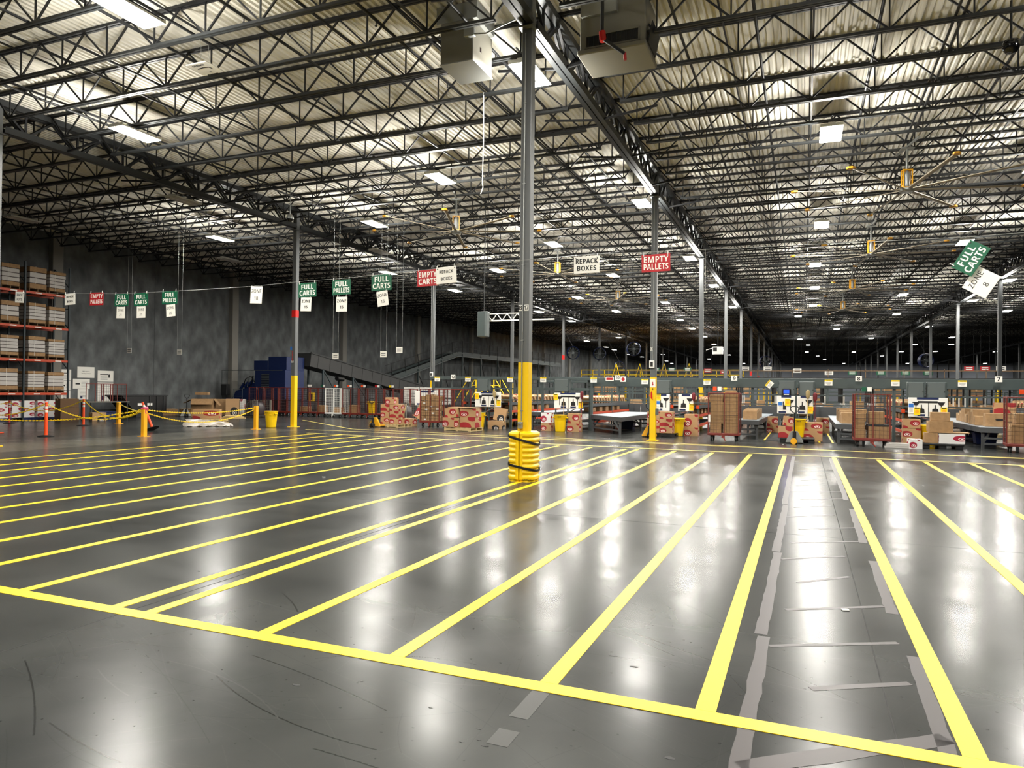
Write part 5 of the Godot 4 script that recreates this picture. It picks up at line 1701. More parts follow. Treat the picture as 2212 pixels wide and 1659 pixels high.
func table(label, poly, y, legs, thick = 0.16):
	var t = thing("conveyor_table", label, "conveyor")
	part(t, "side_frame", MB.new().prism(poly, thick, Transform3D(Basis(V(1, 0, 0), V(0, 0, -1), V(0, 1, 0)), V(0, y - thick, 0))), M.table_grey)
	var inner = []
	var mid = Vector2.ZERO
	for p in poly:
		mid += p / poly.size()
	for p in poly:
		inner.append(p + (mid - p).normalized() * 0.07)
	part(t, "belt", MB.new().prism(inner, 0.012, Transform3D(Basis(V(1, 0, 0), V(0, 0, -1), V(0, 1, 0)), V(0, y, 0))), M.belt)
	for l in legs:
		part(t, "leg", MB.new().box(V(l[0], (y - thick) / 2, l[1]), V(0.08, y - thick, 0.08)), M.table_grey)
		part(t, "knee_brace", MB.new().bar(V(l[0], y - thick - 0.35, l[1]), V(l[0] + (mid.x - l[0]) * 0.3, y - thick, l[1]), 0.06), M.table_grey)
	for i in range(0, legs.size() - 1, 2):
		for yy in [0.16, 0.34]:
			part(t, "stretcher", MB.new().bar(V(legs[i][0], yy, legs[i][1]), V(legs[i + 1][0], yy, legs[i + 1][1]), 0.06), M.table_grey)
	return t

func rail_lights(label, x, z0, z1, y = 2.1):
	var t = thing("pick_rail", label, "rail", V(x, 0, 0))
	part(t, "tube", MB.new().bar(V(0, y - 0.1, z0), V(0, y + 0.06, z1), 0.09, 0.1), M.box_grey)
	for i in 4:
		var z = lerpf(z0 - 0.3, z1 + 0.3, i / 3.0)
		part(t, "black_drop", MB.new().box(V(0, y - 0.42, z), V(0.06, 0.7, 0.05)), M.black)
		part(t, "white_wand", MB.new().box(V(0.08, 1.45, z - 0.1), V(0.04, 0.42, 0.04)), M.white)

func post_frame(label, z, xs, y, deep):
	var t = thing("overhead_frame", label, "frame")
	part(t, "beam", MB.new().bev(V((xs[0] + xs[xs.size() - 1]) / 2.0, y, z), V(xs[xs.size() - 1] - xs[0] + 0.2, deep, 0.16), 0.012), M.frame_grey)
	for x in xs:
		part(t, "post", MB.new().box(V(x, y / 2, z - 0.02), V(0.1, y, 0.1)), M.frame_grey)
	for i in xs.size() - 1:
		part(t, "rail", MB.new().box(V((xs[i] + xs[i + 1]) / 2.0, y - 0.45, z - 0.04), V(xs[i + 1] - xs[i], 0.06, 0.05)), M.frame_grey)
		part(t, "rail", MB.new().box(V((xs[i] + xs[i + 1]) / 2.0, 1.25, z - 0.04), V(xs[i + 1] - xs[i], 0.05, 0.05)), M.frame_grey)
		if i % 2 == 0:
			part(t, "hanger", MB.new().box(V((xs[i] + xs[i + 1]) / 2.0, y - 0.45, z - 0.03), V(0.05, 0.8, 0.05)), M.frame_grey)
	return t

func mop(label, x, z, y0, h, lean, red):
	var t = thing("broom", label, "broom", V(x, y0, z))
	t.rotation_degrees.z = lean
	part(t, "handle", MB.new().tube([V(0, 0, 0), V(0, h, 0)], 0.014, 6), M.wood if not red else M.mop_red)
	part(t, "head", MB.new().lathe([Vector2(0.02, h - 0.06), Vector2(0.07, h + 0.02), Vector2(0.075, h + 0.2), Vector2(0.04, h + 0.26), Vector2(0, h + 0.27)], 10), M.broom if not red else M.mop_red)

func build_stations():
	# beams over the stations
	post_frame("thin grey green beam on posts over the left stations", -29.1, [-15.9, -14.0, -12.0, -10.5, -8.3], 2.2, 0.14)
	post_frame("deep grey green beam on posts over the right stations", -29.3, [-8.42, -5.9, -3.4, -0.28, 3.05, 4.7, 7.2, 9.6], 2.07, 0.37)
	post_frame("second grey green frame behind the station beams", -38.5, [-14, -12.5, -11, -9.5, -8, -6.5, -5, -3, -1, 1, 3, 5, 7, 9, 11], 2.2, 0.12)
	post_frame("third grey frame farther behind the stations", -44.5, [-16, -14, -12, -10, -8, -6, -4, -2, 0, 2, 4, 6, 8, 10, 12], 2.3, 0.16)
	for p in [["12", -14.81, "before the yellow tubular stair"], ["10", -7.17, "between two red and white notices"], ["9", -2.52, "above the full red caged cart"], ["8", 1.86, "above the half filled red caged cart"], ["7", 6.2, "nearest the picture's right edge"]]:
		number_sign(p[0], p[1], -29.0, p[2])
	var rs = thing("beam_sticker", "red and white notice left of the number 10 sign", "sign", V(-7.5, 2.2, -29.0))
	part(rs, "card", MB.new().bev(V(0, 0, 0), V(0.34, 0.17, 0.008), 0.002), M.card)
	part(rs, "red_field", MB.new().box(V(0, 0, 0.005), V(0.28, 0.1, 0.002)), M.sign_red)
	var rs2 = thing("beam_sticker", "white card with a red disc right of the number 10 sign", "sign", V(-6.93, 2.19, -29.0))
	part(rs2, "card", MB.new().bev(V(0, 0, 0), V(0.22, 0.22, 0.008), 0.002), M.card)
	part(rs2, "red_disc", MB.new().cyl(V(0, 0, 0.004), V(0, 0, 0.007), 0.075, 16), M.sign_red)
	var cl = ["above the crammed caged cart", "above the leaning printed boxes", "hidden beside the near column", "just right of the near column", "above the long pale belt table", "touching the yellow arrow column", "above the red mop board", "", "above the wooden broom", "left of the two grey cabinets", "right of the two grey cabinets"]
	var cx = [-15.59, -14.03, -11.97, -10.42, -8.17, -6.04, -3.56, -1.22, 0.85, 3.06, 5.14]
	for i in cx.size():
		if i == 7:
			caution("caution sign hanging askew from one corner under the beam", -1.22, -28.9, 2.02, 52)
		else:
			caution("yellow and white caution sign on the beam, " + cl[i], cx[i], -28.93 if i < 5 else -29.05, 2.15 if i < 5 else 2.1)

	# shadow boards, cabinets, notices
	tool_board("white tool board half hidden by the caged cart under the number 12 sign", -16.1, -28.9, 1.25, false)
	tool_board("white double tool board left of the near column, with a broom hanging on it", -12.87, -28.6, 1.24, true)
	tool_board("white double tool board right of the near column, behind a yellow can", -9.18, -28.6, 1.22, true)
	tool_board("narrow white tool board just right of the yellow arrow column", -5.18, -28.4, 0.55, false)
	tool_board("white tool board with a red mop, left of the tall caged cart", -4.27, -28.4, 0.6, false)
	tool_board("white tool board under the cabinet with the blue screen", -0.6, -28.2, 0.62, false)
	tool_board("white tool board with a wooden broom, right of the blue screen", 0.04, -28.2, 0.55, false)
	tool_board("wide white tool board under the two grey cabinets on the right", 3.92, -27.9, 1.18, true)
	elec_box("grey electrical cabinet over the tool board left of the near column", -13.2, 1.9, -28.75)
	elec_box("grey electrical cabinet over the tool board right of the near column", -9.52, 1.91, -28.75, 0.6)
	elec_box("grey electrical cabinet beside the yellow arrow column", -5.18, 1.88, -28.6)
	var eb = elec_box("grey electrical cabinet carrying the blue lit screen", -0.58, 1.88, -28.45, 0.56)
	elec_box("plain grey cabinet right of the blue screen's cabinet", 0.1, 1.86, -28.6, 0.5)
	elec_box("left one of the two grey cabinets over the wide tool board", 3.6, 1.85, -28.1, 0.48)
	elec_box("right one of the two grey cabinets over the wide tool board", 4.22, 1.85, -28.1, 0.54)
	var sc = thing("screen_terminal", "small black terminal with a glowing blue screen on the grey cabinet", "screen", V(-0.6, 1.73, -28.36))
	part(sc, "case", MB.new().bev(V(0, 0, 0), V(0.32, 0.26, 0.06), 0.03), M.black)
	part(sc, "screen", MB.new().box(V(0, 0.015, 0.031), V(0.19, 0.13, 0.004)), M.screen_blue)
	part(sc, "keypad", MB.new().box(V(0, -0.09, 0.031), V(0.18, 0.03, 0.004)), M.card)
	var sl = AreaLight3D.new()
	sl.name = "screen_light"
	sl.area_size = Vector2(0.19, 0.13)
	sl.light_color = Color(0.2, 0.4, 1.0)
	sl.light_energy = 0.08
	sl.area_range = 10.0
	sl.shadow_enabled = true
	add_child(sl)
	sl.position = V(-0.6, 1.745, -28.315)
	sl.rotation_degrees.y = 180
	yellow_card("yellow notice on the tool board left of the near column, upper left corner", -13.4, 1.4, -28.57)
	yellow_card("lower yellow notice beside the hanging broom", -12.35, 1.12, -28.57)
	yellow_card("yellow notice at the upper left of the board behind the yellow can", -9.72, 1.42, -28.57, 4)
	yellow_card("yellow notice at the right edge of the board behind the yellow can", -8.62, 1.1, -28.57)
	yellow_card("yellow notice beside the yellow arrow column", -5.35, 1.47, -28.37)
	yellow_card("yellow notice low on the board with the red mop", -4.05, 1.1, -28.37)
	yellow_card("yellow notice beneath the blue lit screen", -0.55, 1.35, -28.17)
	yellow_card("yellow notice behind the wooden broom", 0.22, 1.08, -28.17)
	yellow_card("yellow notice left on the wide right tool board", 3.6, 1.12, -27.87)
	yellow_card("yellow notice right on the wide right tool board", 4.4, 1.14, -27.87)
	blue_card("blue and white notice on the narrow board by the arrow column", -5.36, 1.15, -28.36)
	blue_card("blue and white notice under the blue lit screen", -0.8, 1.2, -28.17)
	blue_card("blue and white notice on the wide right tool board", 3.42, 1.22, -27.87)
	mop("broom with a pale bristle head hanging left of the near column", -12.5, -28.5, 0.75, 0.65, 2, false)
	mop("pale wooden broom standing head up right of the blue screen", 0.12, -28.05, 0.55, 1.0, -1, false)
	mop("red mop standing beside the board behind the yellow can", -8.55, -28.5, 0.6, 0.8, 0, true)
	mop("red mop beside the tool board left of the tall caged cart", -3.95, -28.3, 0.6, 0.8, 1, true)
	mop("dark red mop between the wooden broom and the kraft boxes", 0.38, -28.1, 0.5, 0.95, 0, true)
	var wh = solo("wooden_pole", MB.new().tube([V(0, 0.55, 0), V(0, 1.25, 0.02)], 0.014, 6), M.wood, "pale handle sticking out of the can right of the near column", "pole", "", V(-9.2, 0, -28.1))

	# racks behind the stations
	flow_rack("flow rack of tilted cartons behind the number 12 station", -13.95, -29.6, -36.5, 1, "print_c", "kraft carton tilted in the rack behind the number 12 station")
	flow_rack("flow rack of tilted cartons behind the board left of the near column", -12.7, -29.5, -36.5, 1, "print_b", "kraft carton tilted in the rack seen beside the near column")
	flow_rack("flow rack of tilted cartons behind the board right of the near column", -9.0, -29.65, -36.8, 1, "print_b", "kraft carton tilted in the rack left of the number 10 sign")
	flow_rack("flow rack behind the boards right of the yellow arrow column", -4.5, -29.65, -36.5, 1, "print_c", "kraft carton tilted in the rack left of the tall caged cart")
	flow_rack("flow rack behind the blue screen station", -0.2, -30.5, -36.5, 1, "print_a", "kraft carton tilted in the rack behind the blue screen station")
	flow_rack("flow rack behind the wide right tool board", 3.9, -29.65, -36.0, -1, "print_c", "kraft carton tilted in the rack left of the two grey cabinets")
	flow_rack("flow rack under the number 7 sign at the right", 8.6, -29.75, -36.8, -1, "print_c", "kraft carton tilted in the rack under the number 7 sign")
	# grey plate conveyor crossing behind
	var gp = thing("cross_conveyor", "grey sided conveyor crossing behind the packing stations", "conveyor")
	for i in 9:
		part(gp, "side_plate", MB.new().bev(V(-12.0 + i * 2.7, 0.75, -37.3), V(2.66, 0.62, 0.05), 0.008), M.table_grey)
		part(gp, "leg", MB.new().box(V(-13.2 + i * 2.7, 0.22, -37.4), V(0.08, 0.44, 0.08)), M.table_grey)
	part(gp, "belt", MB.new().box(V(-1.2, 1.0, -37.8), V(24, 0.03, 0.9)), M.dark_grey)
	for i in 22:
		carton("small kraft carton riding on the grey cross conveyor", V(-11.5 + i * 1.05 + rng.randf() * 0.3, 1.015, -37.75), V(0.3 + 0.25 * rng.randf(), 0.15 + 0.2 * rng.randf(), 0.4), "kraft", rng.randf() * 40, "cartons on the cross conveyor", Vector3.ZERO, "conveyor_carton")

	# tables
	table("long grey conveyor table with a pale belt, right of the near column", [Vector2(-8.3, 29.0), Vector2(-6.45, 26.75), Vector2(-6.35, 34.5), Vector2(-8.1, 34.5)], 0.68, [[-8.2, -29.05], [-6.55, -27.0], [-8.05, -32.0], [-6.5, -30.5], [-8.0, -34.2], [-6.5, -34.2]])
	table("low pale belt conveyor just behind the ribbed column guard", [Vector2(-11.3, 29.6), Vector2(-10.2, 29.6), Vector2(-10.1, 36.5), Vector2(-11.2, 36.5)], 0.72, [[-11.2, -29.75], [-10.3, -29.75], [-11.1, -33], [-10.25, -33]])
	table("grey conveyor table with cartons, right of the tall caged cart", [Vector2(-2.25, 27.3), Vector2(-1.5, 27.3), Vector2(-1.35, 36.5), Vector2(-2.25, 36.5)], 0.68, [[-2.2, -27.45], [-1.57, -27.45], [-2.2, -32], [-1.5, -32]])
	table("grey conveyor table with cartons, left of the half filled caged cart", [Vector2(1.0, 26.5), Vector2(1.95, 26.2), Vector2(2.0, 36.5), Vector2(1.05, 36.5)], 0.66, [[1.1, -26.6], [1.85, -26.4], [1.1, -31.5], [1.9, -31.5]])
	table("grey conveyor table with cartons at the right, running to the edge", [Vector2(5.15, 26.4), Vector2(6.6, 25.9), Vector2(6.4, 36.5), Vector2(5.2, 36.5)], 0.68, [[5.25, -26.5], [6.1, -26.2], [5.28, -29.5], [6.2, -29.5], [5.3, -34], [6.2, -34]])
	var blue_under = [[-7.2, -31.0], [5.8, -29.0], [5.8, -31.0]]
	for i in 3:
		var tt = thing("blue_tote", ["blue tote under the long pale belt table", "front blue tote under the right conveyor table", "rear blue tote under the right conveyor table"][i], "tote", V(blue_under[i][0], 0, blue_under[i][1]))
		part(tt, "body", MB.new().prism([Vector2(-0.28, 0.02), Vector2(0.28, 0.02), Vector2(0.33, 0.38), Vector2(-0.33, 0.38)], 0.5, Transform3D(Basis(), V(0, 0, -0.25))), M.blue)
		part(tt, "rim", MB.new().bev(V(0, 0.39, 0), V(0.7, 0.03, 0.54), 0.008), M.blue)
	for p in [[-2.5, -29.6, -33.0], [-1.15, -29.8, -33.5], [0.7, -30.0, -34.5], [1.35, -29.6, -33.0], [2.4, -29.6, -33.5], [5.5, -29.5, -33.5], [6.7, -29.5, -34.0]]:
		rail_lights("overhead rail with black drops %s" % {-2.5: "left of the number 9 aisle", -1.15: "beside the askew caution sign", 0.7: "left of the aisle 8 carts, first rail", 1.35: "under the number 8 sign's left", 2.4: "just behind the half filled cart", 5.5: "over the right conveyor line", 6.7: "over the cart at the right edge"}[p[0]], p[0], p[1], p[2])
	# mats with yellow edges
	for p in [[-0.95, -29.8, 0.75, 6.2, "left"], [0.72, -29.6, 0.5, 6.2, "right"]]:
		var mt = thing("floor_mat", "black floor mat with a yellow edge %s of the blue screen station" % p[4], "mat", V(p[0], 0, p[1]))
		part(mt, "mat", MB.new().bev(V(0, 0.007, 0), V(p[2], 0.012, p[3]), 0.004), M.mat_black)
		for s in [-1, 1]:
			part(mt, "yellow_edge", MB.new().box(V(s * (p[2] / 2 - 0.04), 0.014, 0), V(0.06, 0.003, p[3])), M.line)

# ---------------------------------------------------------------- carts, cans, boxes in front of the stations
func stack_in_cart(where, x, z, y0, rows, key = "kraft"):
	var n = 0
	for r in rows:
		carton("%s %s" % [r[5], where], V(x + r[0], y0 + r[1], z + (r[6] if r.size() > 6 else 0.0)), V(r[2], r[3], r[4]), key, rng.randf_range(-2, 2))

func build_pick_area():
	# cans
	make_can("yellow trash can left of the box with the black ring marks", V(-13.06, 0, -28.1), 0)
	make_can("yellow trash can with a handle sticking out, right of the near column", V(-9.28, 0, -27.9), 0)
	make_can("yellow trash can between the second column and the tall caged cart", V(-4.46, 0, -27.6), 0)
	make_can("yellow trash can behind the silver pallet jack", V(-0.2, 0.1, -27.0), 0)
	make_can("yellow trash can squeezed between box stacks at the right", V(3.83, 0, -27.0), 0)

	# caged cart at the number 12 station, crammed with small parcels
	var c = make_cart("red caged cart crammed with small kraft parcels under the number 12 sign", false, 1.0, 0.8, 1.7)
	c.position = V(-15.35, 0, -28.2)
	var c2 = dup(c, V(-14.3, 0, -28.45), 0, "red cart frame partly hidden behind the caged cart of small parcels")
	var k = 0
	for lev in 5:
		for i in 4:
			for d in 2:
				if d == 1 and (lev + i) % 2 == 0:
					continue
				var hgt = 0.2 + 0.03 * ((lev * 3 + i * 5) % 3)
				carton("small kraft parcel inside the crammed caged cart under the number 12 sign", V(-15.72 + i * 0.235, 0.275 + lev * 0.225 + (0.0 if lev < 4 else 0.0), -28.0 - d * 0.32), V(0.22, 0.215 if lev < 4 else hgt, 0.28), "kraft", rng.randf_range(-3, 3), "parcels in the crammed cart", Vector3.ZERO, "parcel")
	for p in [[-15.66, 1.05], [-15.3, 0.92], [-15.55, 0.78], [-15.2, 0.62], [-15.6, 0.34], [-14.98, 0.8]]:
		solo("shipping_label", MB.new().bev(V(0, 0, 0), V(0.12, 0.07, 0.004), 0.001), M.card, "small white label on the parcels in the crammed caged cart", "label", "parcel labels", V(p[0], p[1], -27.852))

	# pile left of it
	carton("low printed box at the foot of the leaning flattened cartons", V(-16.45, 0, -27.9), V(0.6, 0.36, 0.45), "print_a", -18)
	carton("flattened printed carton leaning behind the low printed box", V(-16.15, 0.36, -28.15), V(0.6, 0.62, 0.1), "print_b", -20, "", V(-0.35, 0, -0.35))
	for i in 2:
		var s = solo("wood_stick", MB.new().bev(V(0, 0.35, 0), V(0.035, 0.75, 0.02), 0.004), M.wood, ["left upright wooden stick in the box pile", "right slanting wooden stick in the box pile"][i], "stick", "", V(-16.75 + i * 0.05, 0.3, -27.8))
		s.rotation_degrees.z = [22, -12][i]

	# printed boxes on the pale pallet
	make_pallet("pale wooden pallet under the large printed boxes left of the near column", V(-12.95, 0, -26.35), 84, 1.0, 1.25)
	carton("leaning printed box on top, left stack of the pallet left of the near column", V(-13.3, 0.53, -26.25), V(0.6, 0.4, 0.55), "print_a", -12, "", V(0, 0, 0.1))
	carton("printed box at the bottom, left stack of the pallet left of the near column", V(-13.35, 0.145, -26.15), V(0.62, 0.38, 0.55), "print_b", -14, "", V(0, 0, 0.0))
	carton("printed box at the bottom right of the pallet left of the near column", V(-12.65, 0.145, -26.4), V(0.68, 0.42, 0.6), "print_c", 0)
	carton("printed box on the top right of the pallet left of the near column", V(-12.65, 0.57, -26.4), V(0.7, 0.34, 0.6), "print_b", 3)
	carton("flat kraft lid lying over the printed boxes left of the near column", V(-12.95, 0.925, -26.4), V(1.15, 0.03, 0.7), "kraft", -3)
	# box with black ring
	carton("kraft box standing at the foot of the leaning black ring carton", V(-12.3, 0, -28.3), V(0.62, 0.35, 0.5), "print_f", -8)
	carton("tall kraft carton with a black ring mark leaning left of the near column", V(-12.25, 0.35, -28.45), V(0.6, 0.55, 0.12), "print_f", -6, "", V(-0.15, 0, -0.12))

	# station boxes
	carton("white box with red prints left of the yellow can with the handle", V(-9.95, 0.33, -28.2), V(0.42, 0.42, 0.4), "print_e", 0)
	carton("kraft printed box under the white box with red prints", V(-9.93, 0, -28.2), V(0.45, 0.32, 0.42), "print_b", 0)
	carton("upper kraft printed box right of the yellow can with the handle", V(-8.75, 0.34, -28.2), V(0.5, 0.42, 0.42), "print_a", 2)
	carton("lower kraft printed box right of the yellow can with the handle", V(-8.75, 0, -28.2), V(0.52, 0.34, 0.44), "print_b", 0)
	make_pallet("dark pallet under the printed cartons behind the second column", V(-4.95, 0, -27.0), 90, 0.9, 1.1, M.black, "black_pallet")
	for tier in 3:
		for i in 2:
			carton("printed kraft carton, %s tier, %s, behind the yellow arrow column" % [["bottom", "middle", "top"][tier], ["left half", "right half"][i]], V(-5.2 + i * 0.47, 0.15 + tier * 0.265, -26.9), V(0.46, 0.26, 0.5), ["print_c", "print_a", "print_b"][(tier + i * 2) % 3], 0)
	make_pallet_jack("orange yellow pallet jack half hidden by the second column", V(-5.25, 0, -26.15), 10)
	carton("upper kraft carton with a red ring print right of the yellow can", V(-3.98, 0.34, -28.0), V(0.5, 0.5, 0.4), "print_b", 0)
	carton("lower kraft carton with a red ring print right of the yellow can", V(-3.98, 0, -28.0), V(0.52, 0.34, 0.44), "print_b", 0)

	# tall caged cart, full
	var b = make_cart("red caged cart stacked full of kraft cartons, left of the blue screen", false, 1.06, 0.85, 1.68)
	b.position = V(-2.57, 0, -26.0)
	stack_in_cart("in the full red caged cart", -2.57, -26.0, 0.275, [[-0.27, 0.0, 0.38, 0.32, 0.6, "bottom left kraft carton"], [0.24, 0.0, 0.46, 0.34, 0.6, "bottom right kraft carton"], [-0.2, 0.322, 0.5, 0.4, 0.6, "second left kraft carton"], [0.26, 0.342, 0.44, 0.36, 0.6, "second right kraft carton"], [-0.2, 0.724, 0.5, 0.34, 0.6, "third left kraft carton"], [0.26, 0.704, 0.44, 0.38, 0.6, "third right kraft carton"], [-0.26, 1.066, 0.44, 0.26, 0.6, "top left kraft carton"], [0.25, 1.086, 0.46, 0.3, 0.6, "top right kraft carton"], [0.2, 1.388, 0.36, 0.1, 0.4, "flat kraft carton crowning the pile"]])
	for i in 2:
		solo("cart_card", MB.new().bev(V(0, 0, 0), V(0.13, 0.14, 0.008), 0.002), [M.orange, M.card][i], ["orange tag above the full red caged cart", "white tag above the full red caged cart"][i], "tag", "", V(-2.87 + i * 0.16, 1.82, -25.6))
	solo("cart_placard", MB.new().bev(V(0, 0, 0), V(0.07, 0.26, 0.006), 0.002), M.card, "narrow white placard on the full caged cart's left post", "placard", "", V(-3.04, 0.78, -25.545))
	# half filled cart
	var h = make_cart("red caged cart half filled with cartons, under the number 8 sign", false, 1.06, 0.85, 1.7)
	h.position = V(2.02, 0, -25.75)
	stack_in_cart("in the half filled red caged cart", 2.02, -25.75, 0.275, [[-0.33, 0.0, 0.3, 0.28, 0.6, "bottom left kraft carton"], [-0.33, 0.282, 0.3, 0.24, 0.6, "second left kraft carton"], [-0.32, 0.524, 0.32, 0.26, 0.6, "third left kraft carton"], [-0.3, 0.786, 0.3, 0.12, 0.5, "flat left kraft carton"], [0.08, 0.0, 0.36, 0.38, 0.6, "tall middle kraft carton"], [0.42, 0.0, 0.3, 0.38, 0.6, "tall right kraft carton"], [0.15, 0.45, 0.44, 0.4, 0.45, "upper large kraft carton", -0.05]])
	var flm = thing("dark_sheet", "dark flat sheet lying between the cartons in the half filled cart", "sheet", V(2.2, 0.657, -25.75))
	part(flm, "sheet", MB.new().bev(V(0, 0.03, 0), V(0.62, 0.06, 0.6), 0.01), M.dark_grey)
	for i in 2:
		solo("cart_card", MB.new().bev(V(0, 0, 0), V(0.13, 0.14, 0.008), 0.002), [M.sign_green, M.card][i], ["green tag above the half filled caged cart", "white tag above the half filled caged cart"][i], "tag", "", V(1.78 + i * 0.16, 1.84, -25.35))
	# cart at the right edge
	var e = make_cart("red caged cart with parcels cut off by the picture's right edge", false, 1.1, 0.85, 1.66)
	e.position = V(6.12, 0, -25.3)
	e.rotation_degrees.y = -8
	stack_in_cart("in the caged cart at the right edge", 6.1, -25.35, 0.275, [[-0.2, 0.0, 0.42, 0.5, 0.5, "tall kraft carton"], [0.25, 0.0, 0.42, 0.36, 0.5, "short kraft carton"], [-0.15, 0.502, 0.5, 0.06, 0.5, "flat pale carton"], [-0.1, 0.564, 0.36, 0.32, 0.45, "upper left kraft carton"], [0.28, 0.37, 0.36, 0.4, 0.45, "upper right kraft carton"]])
	for i in 2:
		solo("cart_card", MB.new().bev(V(0, 0, 0), V(0.13, 0.14, 0.008), 0.002), [M.orange, M.card][i], ["orange tag above the cart at the right edge", "white tag above the cart at the right edge"][i], "tag", "", V(5.92 + i * 0.16, 1.8, -25.0))

	# blue screen station: silver jack, boxes
	make_pallet_jack("silver pallet jack with an orange wheel before the yellow can", V(-0.28, 0, -25.5), 0, false)
	solo("orange_wheel", MB.new().cyl(V(0, 0.1, -0.03), V(0, 0.1, 0.05), 0.1, 18), M.bollard, "orange front wheel of the silver pallet jack", "wheel", "", V(-0.3, 0.0, -25.33))
	var dl = thing("dolly", "black plastic dolly under the boxes by the silver pallet jack", "dolly", V(-0.2, 0, -26.6))
	part(dl, "deck", MB.new().bev(V(0, 0.13, 0), V(1.1, 0.06, 1.2), 0.01), M.black)
	for s in [[-0.45, -0.5], [0.45, -0.5], [0.45, 0.5], [-0.45, 0.5]]:
		part(dl, "foot", MB.new().bev(V(s[0], 0.05, s[1]), V(0.2, 0.1, 0.16), 0.01), M.black)
	carton("kraft box with red prints left of the silver pallet jack's can", V(-0.58, 0.165, -26.4), V(0.46, 0.38, 0.46), "print_c", 0)
	carton("tilted printed box thrown on top of the box by the silver pallet jack", V(-0.5, 0.56, -26.5), V(0.34, 0.32, 0.3), "print_a", 8, "", V(0, 0, -0.12))
	carton("upper kraft box with a red print right of the silver pallet jack", V(0.32, 0.37, -27.3), V(0.62, 0.3, 0.4), "print_a", -4)
	carton("lower kraft box with a red ring right of the silver pallet jack", V(0.3, 0, -27.3), V(0.64, 0.37, 0.42), "print_b", -2)
	carton("pale printed box standing in the aisle behind the grey table", V(-1.2, 0.28, -32.4), V(0.5, 0.4, 0.4), "print_a", 0)
	carton("kraft printed box under the pale printed box in the aisle", V(-1.2, 0, -32.4), V(0.52, 0.28, 0.42), "print_b", 0)
	carton("upper dark printed box in the aisle right of the blue screen", V(0.75, 0.3, -33.0), V(0.5, 0.36, 0.4), "print_a", 0)
	carton("lower printed box in the aisle right of the blue screen", V(0.75, 0, -33.0), V(0.52, 0.3, 0.42), "print_b", 0)
	# cartons on tables
	for i in 5:
		carton("kraft carton standing on the grey table right of the full caged cart", V(-1.85, 0.695, -27.9 - i * 0.75), V(0.5, 0.32 + 0.03 * (i % 3), 0.4), "kraft", rng.randf_range(-6, 6), "cartons on the table by the full cart")
	for i in 6:
		carton("kraft carton standing on the grey table left of the half filled cart", V(1.5, 0.675, -27.0 - i * 0.72), V(0.62, 0.38 + 0.04 * (i % 3), 0.36), "kraft", rng.randf_range(-6, 6), "cartons on the table by the half filled cart")
	for i in 7:
		carton("kraft carton in the line on the right conveyor table", V(5.55 + 0.06 * i, 0.695, -28.0 - i * 0.8), V(0.5, 0.3 + 0.1 * ((i * 2) % 3), 0.45), "kraft", rng.randf_range(-10, 10), "cartons on the right conveyor table")
	carton("large kraft carton with a small black oval at the right table's end", V(5.75, 0.695, -27.0), V(0.72, 0.42, 0.5), "kraft", -3)
	solo("printed_oval", MB.new().prism([Vector2(-0.12, 0), Vector2(-0.08, -0.03), Vector2(0.08, -0.03), Vector2(0.12, 0), Vector2(0.08, 0.03), Vector2(-0.08, 0.03)], 0.003), M.ink, "small black oval mark on the large carton at the right", "print", "", V(5.75, 0.92, -26.745))
	carton("kraft carton with red print standing behind the right conveyor line", V(6.0, 1.12, -27.3), V(0.6, 0.34, 0.3), "print_c", -5)
	# boxes under the wide board
	carton("top kraft box with a red ring left of the squeezed yellow can", V(3.3, 0.58, -26.9), V(0.5, 0.3, 0.4), "print_a", 0)
	carton("middle kraft box left of the squeezed yellow can", V(3.3, 0.28, -26.9), V(0.52, 0.29, 0.42), "print_b", 0)
	carton("bottom kraft box left of the squeezed yellow can", V(3.3, 0, -26.9), V(0.52, 0.28, 0.42), "print_a", 0)
	carton("small red and white box on the floor before the right stack", V(3.22, 0, -25.4), V(0.36, 0.3, 0.34), "print_e", 6)
	for i in 3:
		var st = solo("flat_bundle", MB.new().bev(V(0, 0.025, 0), V(0.75 - 0.05 * i, 0.05, 0.4), 0.006), M.sheet_white, ["lowest grey flat bundle beside the half filled cart", "middle grey flat bundle beside the half filled cart", "top grey flat bundle beside the half filled cart"][i], "bundle", "", V(2.75, 0.052 * i, -25.45))
	var d2 = thing("dolly", "low black dolly carrying the kraft and white boxes at the right", "dolly", V(4.0, 0, -25.9))
	part(d2, "deck", MB.new().bev(V(0, 0.14, 0), V(1.15, 0.07, 0.8), 0.01), M.black)
	for s in [[-0.45, -0.3], [0.0, -0.3], [0.45, -0.3], [0.45, 0.3], [0.0, 0.3], [-0.45, 0.3]]:
		part(d2, "foot", MB.new().bev(V(s[0], 0.053, s[1]), V(0.2, 0.106, 0.16), 0.01), M.black)
	carton("kraft box on the black dolly's left", V(3.72, 0.176, -25.9), V(0.36, 0.32, 0.4), "kraft", 0)
	carton("long white box with a red ring on the black dolly", V(4.27, 0.176, -25.85), V(0.7, 0.3, 0.4), "print_d", 0)
	carton("flat kraft lid over the boxes on the black dolly", V(4.2, 0.5, -25.9), V(1.1, 0.025, 0.45), "kraft", -2)
	carton("wide kraft carton above the flat lid on the dolly", V(3.98, 0.528, -25.95), V(0.66, 0.34, 0.42), "kraft", 4)
	carton("smaller kraft carton at the very top of the dolly's pile", V(3.98, 0.872, -25.95), V(0.52, 0.27, 0.4), "kraft", -3)

